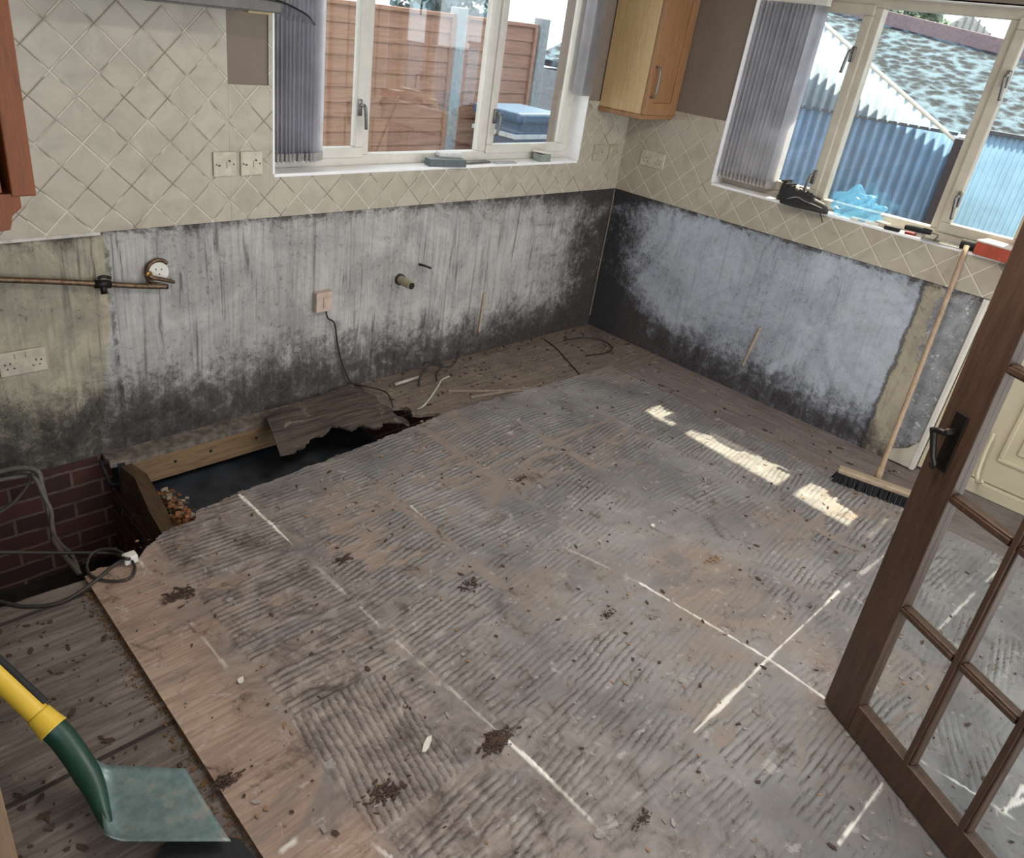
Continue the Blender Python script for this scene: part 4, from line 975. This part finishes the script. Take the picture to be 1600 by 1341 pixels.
item('filler_tub', 'grey wedge shaped tub behind the broom handle top on the sill', 'tub', 2.02, .06, .10, .05, .03, plain('pale grey plastic', (180, 186, 196), .5), -.3)
bx = empty('tool_box', (-.005, -2.095, ZS)); bx.rotation_euler = (0, 0, R(80)); tag(bx, 'orange red box with a white lid at the right end of the sill', 'box')
bm = bmesh.new(); box(bm, -.08, .08, -.05, .05, 0, .055, .003); obj('box_body', bm, plain('orange red card', (176, 78, 58), .6), bx)
bm = bmesh.new(); box(bm, -.083, .083, -.053, .053, .055, .063, .002); obj('box_lid', bm, plain('pale lid', (216, 206, 196), .6), bx)
bm = bmesh.new(); tube(bm, [Vector((-.02, -2.155, 1.07)), Vector((-.045, -2.165, 1.05)), Vector((-.05, -2.18, 1.02)), Vector((-.03, -2.19, 1.0))], .014, 10); tag(obj('hanging_strap', bm, M_black, None, True), 'black strap hanging below the orange red box at the end of the sill', 'strap')
bm = bmesh.new(); tube(bm, [Vector((-.012, -1.275, 1.079)), Vector((-.02, -1.30, 1.06)), Vector((-.014, -1.315, 1.03))], .002, 6); tag(obj('shoe_lace', bm, M_black, None, True), 'loose black lace hanging over the sill edge below the shoes', 'lace')
# items on the fence window sill
item('plaster_tub', 'dark grey trough lying on the fence window sill', 'trough', -1.42, .0, .20, .06, .035, plain('grey green plastic', (92, 104, 104), .5), -.25, 'A')
item('sanding_block', 'white topped block leaning on the dark trough on the fence window sill', 'block', -1.36, .045, .13, .05, .02, plain('white block', (226, 226, 222), .6), -.35, 'A', .003, .036)
item('scraper_blade', 'flat steel plate lying on the fence window sill right of the trough', 'plate', -1.18, .035, .17, .045, .010, M_steel, .05, 'A')
item('filling_knife', 'second flat steel plate on the fence window sill below the mullion', 'plate', -1.0, .01, .15, .04, .006, plain('pale steel', (186, 190, 194), .3, .6), -.08, 'A')
wb = empty('switch_box', (-.70, .02, ZS)); tag(wb, 'small open white electrical box on the fence window sill near the right reveal', 'box')
bm = bmesh.new()
for q_ in ((-.04, .04, -.03, -.026, 0, .04), (-.04, .04, .026, .03, 0, .04), (-.04, -.036, -.026, .026, 0, .04), (.036, .04, -.026, .026, 0, .04), (-.036, .036, -.026, .026, 0, .004)): box(bm, *q_)
obj('back_box', bm, plain('green grey box', (150, 158, 150), .5), wb)
bm = bmesh.new(); box(bm, -.055, .055, -.035, .035, .041, .050, .003); o = obj('box_plate', bm, M_white, wb); o.rotation_euler = (0, .12, .2)
bm = bmesh.new(); tube(bm, [(-.423, -.0, 1.40), (-.41, -.03, 1.39), (-.395, -.045, 1.36)], .004, 6); tag(obj('cord', bm, M_wcable, None, True), 'thin pale cord hanging by the left bottom of the corner cabinet', 'cord')

# ------------------------------------------------------------------ debris
def flakes(name, label, n, seed, mat, rmin, rmax, region, zf=.003, flat=.35):
    rnd = random.Random(seed); bm = bmesh.new()
    for _ in range(n):
        x, y = region(rnd); q = rmin + (rmax - rmin) * rnd.random() ** 3; a = rnd.uniform(0, 6.3); el = rnd.uniform(1, 2.6); k = 5
        top = []; 
        for i in range(k):
            t = a + 2 * math.pi * i / k; rr_ = q * rnd.uniform(.6, 1.1); vx, vy = math.cos(t) * rr_ * el, math.sin(t) * rr_
            top.append((x + vx * math.cos(a) - vy * math.sin(a), y + vx * math.sin(a) + vy * math.cos(a)))
        prism(bm, top, zf, zf + q * flat + .001, 2)
    return tag(obj(name, bm, mat), label, kind='stuff')
rg = lambda r: (r.uniform(-3.42, -.5), r.uniform(-3.3, -.62))
flakes('debris', 'dark splinters and crumbs scattered over the scraped floor', 700, 1, plain('dark splinters', (74, 56, 46), .95), .0014, .0075, rg, .004, .2)
flakes('debris', 'tan and orange crumbs of wood scattered over the scraped floor', 420, 2, plain('tan crumbs', (150, 118, 88), .95), .0014, .006, rg, .004)
flakes('debris', 'grey flakes of dried adhesive scattered over the floor', 520, 3, plain('grey flakes', (150, 142, 136), .95), .0016, .008, rg, .004, .18)
flakes('debris', 'line of orange brown dirt along the sheet edge by the shovel', 420, 4, plain('brown dirt', (104, 78, 50), .95), .0014, .006, lambda r: (-3.452 - abs(r.gauss(0, .018)), r.uniform(-2.2, -.78)), -.017)
flakes('debris', 'dirt and crumbs scattered on the old floorboards', 200, 5, plain('dark splinters', (74, 56, 46), .95), .002, .009, lambda r: (r.uniform(-3.9, -3.47), r.uniform(-1.9, -.8)), -.017)
flakes('debris', 'dirt and plaster crumbs on the bare chipboard by the walls', 420, 6, plain('dusty crumbs', (142, 126, 110), .95), .002, .010, lambda r: (r.uniform(-1.85, -.05), r.uniform(-.5, -.02)) if r.random() < .65 else (r.uniform(-.43, -.03), r.uniform(-2.1, -.1)), -.016)
flakes('debris', 'dark crumbs on the bare chipboard by the walls', 300, 8, plain('dark splinters', (74, 56, 46), .95), .002, .011, lambda r: (r.uniform(-1.85, -.05), -.5 * r.random() ** 1.5 - .01) if r.random() < .75 else (r.uniform(-.43, -.03), r.uniform(-2.1, -.1)), -.016)
chips = [((1020, 822), 'pale plaster chip on the grey floor in the middle of the room'), ((668, 1163), 'long white plaster chip near the front of the floor'), ((790, 1130), ''), ((376, 1064), 'white plaster chip on the tan edge of the sheet'), ((362, 1045), '')]
for (p, l) in chips:
    if not l: continue
    c = P(*p, 2, .004); bm = bmesh.new(); rr = random.Random(p[0]); el = 3.2 if 'long' in l else 1.3; k = 7
    prism(bm, [(math.cos(t) * .009 * el * rr.uniform(.8, 1.2), math.sin(t) * .009 * rr.uniform(.7, 1.2)) for t in [2 * math.pi * i / k for i in range(k)]], 0, .005, 2)
    o = obj('plaster_chip', bm, plain('white plaster', (214, 208, 198), .9)); o.location = c; o.rotation_euler = (0, 0, .5); tag(o, l, 'plaster chip')
def clump(p, n, s, label, mat=None):
    c = P(*p, 2, .004); rr = random.Random(p[0] + p[1]); bm = bmesh.new()
    main = rr.uniform(-.6, .2)
    for _ in range(n * 4):
        a = main + rr.gauss(0, .5); L = rr.uniform(.10, .5) * s; q = c + Vector((rr.gauss(0, s * .55), rr.gauss(0, s * .28), rr.uniform(-.001, .003)))
        kk = 5; w2 = L * rr.uniform(.12, .45)
        pg_ = []
        for i in range(kk + 1):
            t = 2 * math.pi * i / (kk + 1); r1 = rr.uniform(.6, 1.2); vx, vy = math.cos(t) * L * .5 * r1, math.sin(t) * w2 * .5 * r1
            pg_.append((q.x + vx * math.cos(a) - vy * math.sin(a), q.y + vx * math.sin(a) + vy * math.cos(a)))
        prism(bm, pg_, q.z, q.z + rr.uniform(.001, .004), 2)
    tag(obj('splinter_clump', bm, mat or plain('dark splinters', (74, 56, 46), .95)), label, 'debris')
clump((535, 876), 16, .035, 'clump of dark splinters in the upper left of the floor')
clump((735, 915), 12, .04, 'thin dark splinters lying left of the floor centre')
clump((775, 1158), 60, .045, 'large ragged clump of dark splinters near the front of the floor')
clump((600, 1240), 26, .05, 'ragged brown clump of splinters at the front left of the floor')
clump((1005, 1280), 10, .03, 'small dark clump of splinters near the front right of the floor')
clump((815, 748), 10, .03, 'small dark clump of splinters in the middle of the far floor')
clump((280, 930), 16, .05, 'brown splinters beside the white plug corner')
clump((350, 1222), 22, .035, 'dark clump of dirt on the sheet edge near the shovel blade')
clump((950, 960), 10, .03, 'small clump of splinters right of the floor centre')
clump((1115, 875), 12, .035, 'pale brown clump of scraps on the right of the floor', plain('tan crumbs', (150, 118, 88), .95))

# ------------------------------------------------------------------ outside
gr = bmesh.new(); box(gr, -6, 12, .5, 12, -.5, -.35); box(gr, .5, 12, -8, .5, -.5, -.35); tag(obj('ground', gr, plain('garden paving', (150, 144, 134), .9, 0, .1, 4)), kind='structure')
def fence(x0, x1, y, z1, label, pitch=.105, zb=-.35, h0=None):
    root = empty('garden_fence', ((x0 + x1) / 2, y, zb)); tag(root, label, 'fence')
    Mf = _pl.get('fencew') or wood('weathered brown fence board', (170, 130, 110), (134, 98, 82), 'x', .8, .8); _pl['fencew'] = Mf
    bm = bmesh.new(); z = zb + .05; rr = random.Random(int(x0 * 10))
    while z < z1 - .03:
        prism(bm, [(y, z), (y + .012, z), (y + .02, min(z1, z + pitch + .025)), (y + .012, min(z1, z + pitch + .025))], x0, x1, 0); z += pitch
    local(root, obj('fence_boards', bm, Mf))
    bm = bmesh.new(); box(bm, x0, x1, y - .012, y + .03, z1, z1 + .03, .003); local(root, obj('capping_rail', bm, Mf))
    n = max(2, int((x1 - x0) / .6) + 1)
    for i in range(n):
        xx = x0 + .02 + (x1 - x0 - .04) * i / (n - 1); bm = bmesh.new(); box(bm, xx - .02, xx + .02, y - .022, y - .0, zb + .05, z1, .002); local(root, obj('batten', bm, Mf))
for (a_, b_, l) in ((-2.9, -1.36, 'tall brown fence panel at the far left of the garden window'), (-1.22, .40, 'wide middle brown fence panel seen through the garden window'), (.48, 1.34, 'brown fence panel behind the blue bin, beside the concrete post')):
    fence(a_, b_, 2.1, 1.70 if a_ > -2 else 1.95, l)
for xx, l in ((-1.29, 'grey concrete fence post between the tall and the middle panel'), (.44, 'grey concrete fence post between the middle panel and the bin panel'), (1.40, 'grey concrete fence post at the right end of the fence')):
    bm = bmesh.new(); box(bm, xx - .05, xx + .05, 2.06, 2.16, -.35, 1.78, .006); tag(obj('fence_post', bm, plain('concrete post', (150, 160, 166), .9)), l, 'post')
def binn():
    root = empty('wheelie_bin', (.88, 1.72, -.35)); tag(root, 'blue wheelie bin standing by the fence outside the garden window', 'bin')
    Mb = plain('blue bin plastic', (84, 110, 140), .5)
    bm = bmesh.new(); z0, z1 = -.30, 1.02; t = [(.62, 1.50), (1.14, 1.50), (1.14, 1.98), (.62, 1.98)]; q = [(.68, 1.56), (1.08, 1.56), (1.08, 1.93), (.68, 1.93)]
    lo = [bm.verts.new((a, b_, z0)) for a, b_ in q]; hi = [bm.verts.new((a, b_, z1)) for a, b_ in t]; bm.faces.new(lo); bm.faces.new(hi)
    for i in range(4): bm.faces.new([lo[i], lo[(i + 1) % 4], hi[(i + 1) % 4], hi[i]])
    local(root, obj('bin_body', bm, Mb))
    bm = bmesh.new(); box(bm, .60, 1.16, 1.48, 2.0, .90, .935, .004); local(root, obj('bin_rim', bm, plain('pale rim', (206, 216, 224), .5)))
    bm = bmesh.new(); box(bm, .60, 1.16, 1.47, 2.02, 1.02, 1.10, .02); local(root, obj('bin_lid', bm, Mb))
    for s in (.66, 1.10):
        bm = bmesh.new(); cyl(bm, (s - .02, 1.93, -.25), (s + .02, 1.93, -.25), .10); local(root, obj('wheel', bm, M_black))
binn()
def tree(x, y, z, s, label, c=(96, 130, 140)):
    root = empty('tree', (x, y, -.35)); tag(root, label, 'tree'); rr = random.Random(int(x * 7))
    bm = bmesh.new(); tube(bm, [(x, y, -.35), (x + .05, y, z * .5), (x, y, z)], lambda t: .09 - .05 * t, 8); local(root, obj('trunk', bm, plain('bark', (96, 84, 74), .9), None, True))
    bm = bmesh.new()
    for _ in range(900):
        u = rr.uniform(-1, 1); a = rr.uniform(0, 6.3); q = rr.random() ** .4 * s; k = math.sqrt(1 - u * u); c_ = Vector((x + k * math.cos(a) * q, y + k * math.sin(a) * q, z + u * q * .9)); n_ = Vector((rr.uniform(-1, 1), rr.uniform(-1, 1), rr.uniform(-1, 1))).normalized(); o_ = n_.orthogonal().normalized() * .07; p_ = n_.cross(o_)
        bm.faces.new([bm.verts.new(c_ + o_), bm.verts.new(c_ + p_ * .6), bm.verts.new(c_ - o_), bm.verts.new(c_ - p_ * .6)])
    local(root, obj('foliage', bm, plain('leaves ' + str(c), c, .8, 0, .3, 5)))
tree(2.3, 4.5, 1.9, .65, 'blue green tree beyond the right end of the fence')
tree(.1, 7.0, 1.55, .6, 'low shrubby tree beyond the middle of the fence')
# shed with blue corrugated side
def corrugated(root, name, u0, u1, zb, ztop, x, pitch, amp, mat, step=8):
    n = int((u1 - u0) / pitch * step); U = np.linspace(u0, u1, n + 1)
    rows = 16; X_ = np.zeros((rows, n + 1)); Y_ = np.zeros_like(X_); Z_ = np.zeros_like(X_)
    for j in range(rows):
        t = j / (rows - 1); Z_[j] = zb + (ztop(U) - zb) * t; Y_[j] = -U; X_[j] = x + amp * np.cos(2 * np.pi * U / pitch)
    return local(root, gridmesh(name, X_, Y_, Z_, None, None, mat))
sh = empty('garden_shed', (2.6, -.3, -.35)); tag(sh, 'shed with blue corrugated side and sloping top outside the right hand window', 'shed')
ztop = lambda u: 2.03 - .536 * (u + .02)
corrugated(sh, 'upper_sheet', -1.2, 1.20, 1.42, ztop, 2.0, .0705, .019, M_sheetU)
corrugated(sh, 'lower_sheet', -1.2, 1.20, -.35, lambda u: 1.44 + 0 * u, 2.02, .0705, .019, M_sheet)
bm = bmesh.new(); prism(bm, [(1.2, -.3), (-1.2, -.3), (-1.2, 1.36), (1.2, float(ztop(-1.2)) - .45)], 2.06, 2.16, 0); local(sh, obj('sun_stop_wall', bm, plain('dark sun stop', (70, 74, 80), .9)))  # hidden wall added to keep sun off the lower part of the sheets
bm = bmesh.new(); tube(bm, [(1.99, 1.2, float(ztop(-1.2)) + .01), (1.99, -1.24, float(ztop(1.24)) + .01)], .014, 8, True, False); local(sh, obj('verge_trim', bm, M_white))
bm = bmesh.new(); box(bm, 1.985, 2.0, -1.2, 1.2, 1.415, 1.435, .002); local(sh, obj('lap_rail', bm, plain('dark grey rail', (84, 94, 106), .7)))
bm = bmesh.new(); box(bm, 1.97, 2.05, -1.27, -1.20, -.35, 1.40, .004); local(sh, obj('corner_post', bm, plain('dark timber post', (66, 60, 66), .8)))
# lean-to of fine corrugated sheet
l2 = empty('lean_to', (1.9, -2.2, -.35)); tag(l2, 'pale lean-to of fine corrugated sheet right of the blue shed', 'lean-to')
corrugated(l2, 'corrugated_sheet', 1.30, 3.4, -.35, lambda u: 1.47 + 0 * u, 1.95, .034, .007, M_sheet2, 6)
bm = bmesh.new(); box(bm, 1.93, 1.99, -3.4, -1.30, 1.46, 1.485, .003); local(l2, obj('top_rail', bm, plain('dark grey rail', (84, 94, 106), .7)))
# slate roof beyond
def roof():
    root = empty('slate_roof', (3.5, 0, 1.3)); tag(root, 'blue grey slate roof of the neighbouring building behind the shed', 'roof')
    g = G('blue grey slates'); v = g.vec(1, 1, 1); n = g.noise(7, 5, .75, dist=.6); vo = g.vor(9)
    f = g.ss(g.add(g.mul(n, .8), g.mul(vo, .45)), .52, .80)
    M = g.fin(g.mix(f, lin((10, 22, 32)), lin((92, 114, 128))), .95, g.bump(g.add(n, vo), .8, .02))
    A_ = Vector((2.3, 3.0, 1.42)); B_ = Vector((2.3, -5.0, 1.36)); C_ = at(1600, 92, 0, 6.0); D_ = at(1395, 40, 0, 6.0)
    k = (C_ - D_); C2 = D_ + k * 6; D2 = D_ - k * 2
    bm = bmesh.new(); vs = [bm.verts.new(q) for q in (A_, B_, C2, D2)]; ws_ = [bm.verts.new(q + Vector((0, 0, -.06))) for q in (A_, B_, C2, D2)]
    bm.faces.new(vs); bm.faces.new(ws_)
    for i in range(4): bm.faces.new([vs[i], vs[(i + 1) % 4], ws_[(i + 1) % 4], ws_[i]])
    local(root, obj('slates', bm, M))
    bm = bmesh.new(); a = D2; b_ = C2; box_pts = []
    d_ = (b_ - a).normalized(); up_ = Vector((0, 0, 1)); f_ = d_.cross(up_).normalized(); L = (b_ - a).length
    box(bm, 0, L, -.04, .04, -.02, .13, .01, lambda v_: a + d_ * v_[0] + f_ * v_[1] + up_ * v_[2]); local(root, obj('ridge', bm, plain('pinkish ridge tile', (138, 118, 122), .8)))
    bm = bmesh.new(); box(bm, 2.25, 5.9, -5, 3, -.35, 1.33); local(root, obj('wall', bm, plain('neighbour wall', (120, 128, 138), .9)))
roof()
gh = empty('glasshouse', (9, .0, 2)); tag(gh, 'pale gabled glasshouse top beyond the slate roof', 'glasshouse')
a_, b_, c_ = at(1470, 45, 0, 9.0), at(1515, 20, 0, 9.0), at(1556, 62, 0, 9.0); bm = bmesh.new()
prism(bm, [(a_.y, a_.z), (b_.y, b_.z), (c_.y, c_.z), (c_.y, .0), (a_.y, .0)], 9.0, 11.0, 0); local(gh, obj('gable', bm, plain('pale glazing', (208, 208, 206), .5)))
for k in range(9):
    t = k / 8; p_ = a_ * (1 - t) + c_ * t; zt = a_.z + (b_.z - a_.z) * min(1, t * 2) if t < .5 else b_.z + (c_.z - b_.z) * (t - .5) * 2
    bm = bmesh.new(); box(bm, 8.97, 9.0, p_.y - .012, p_.y + .012, .2, zt); local(gh, obj('glazing_rib', bm, plain('rib grey', (150, 150, 152), .6)))
tree(8.5, 1.75, 2.25, .5, 'green tree beyond the slate roof at the top of the shed window', (120, 140, 120))

# fill light fitting added to brighten the room
cl = empty('fill_light_fitting', (-2.0, -2.1, 2.36)); tag(cl, 'long white fill light fitting added above the middle of the kitchen', 'fill light')
bm = bmesh.new(); box(bm, -2.72, -1.28, -2.16, -2.04, 2.31, 2.36, .006); local(cl, obj('fill_light_body', bm, M_white))
bm = bmesh.new(); tube(bm, [(-2.70, -2.1, 2.298), (-1.30, -2.1, 2.298)], .013, 10, True, False); g = G('glowing fill tube'); g.put(g.b.inputs['Emission Color'], (1, .93, .86)); g.b.inputs['Emission Strength'].default_value = 4
local(cl, obj('fill_light_tube', bm, g.fin((.9, .9, .9), .5)))
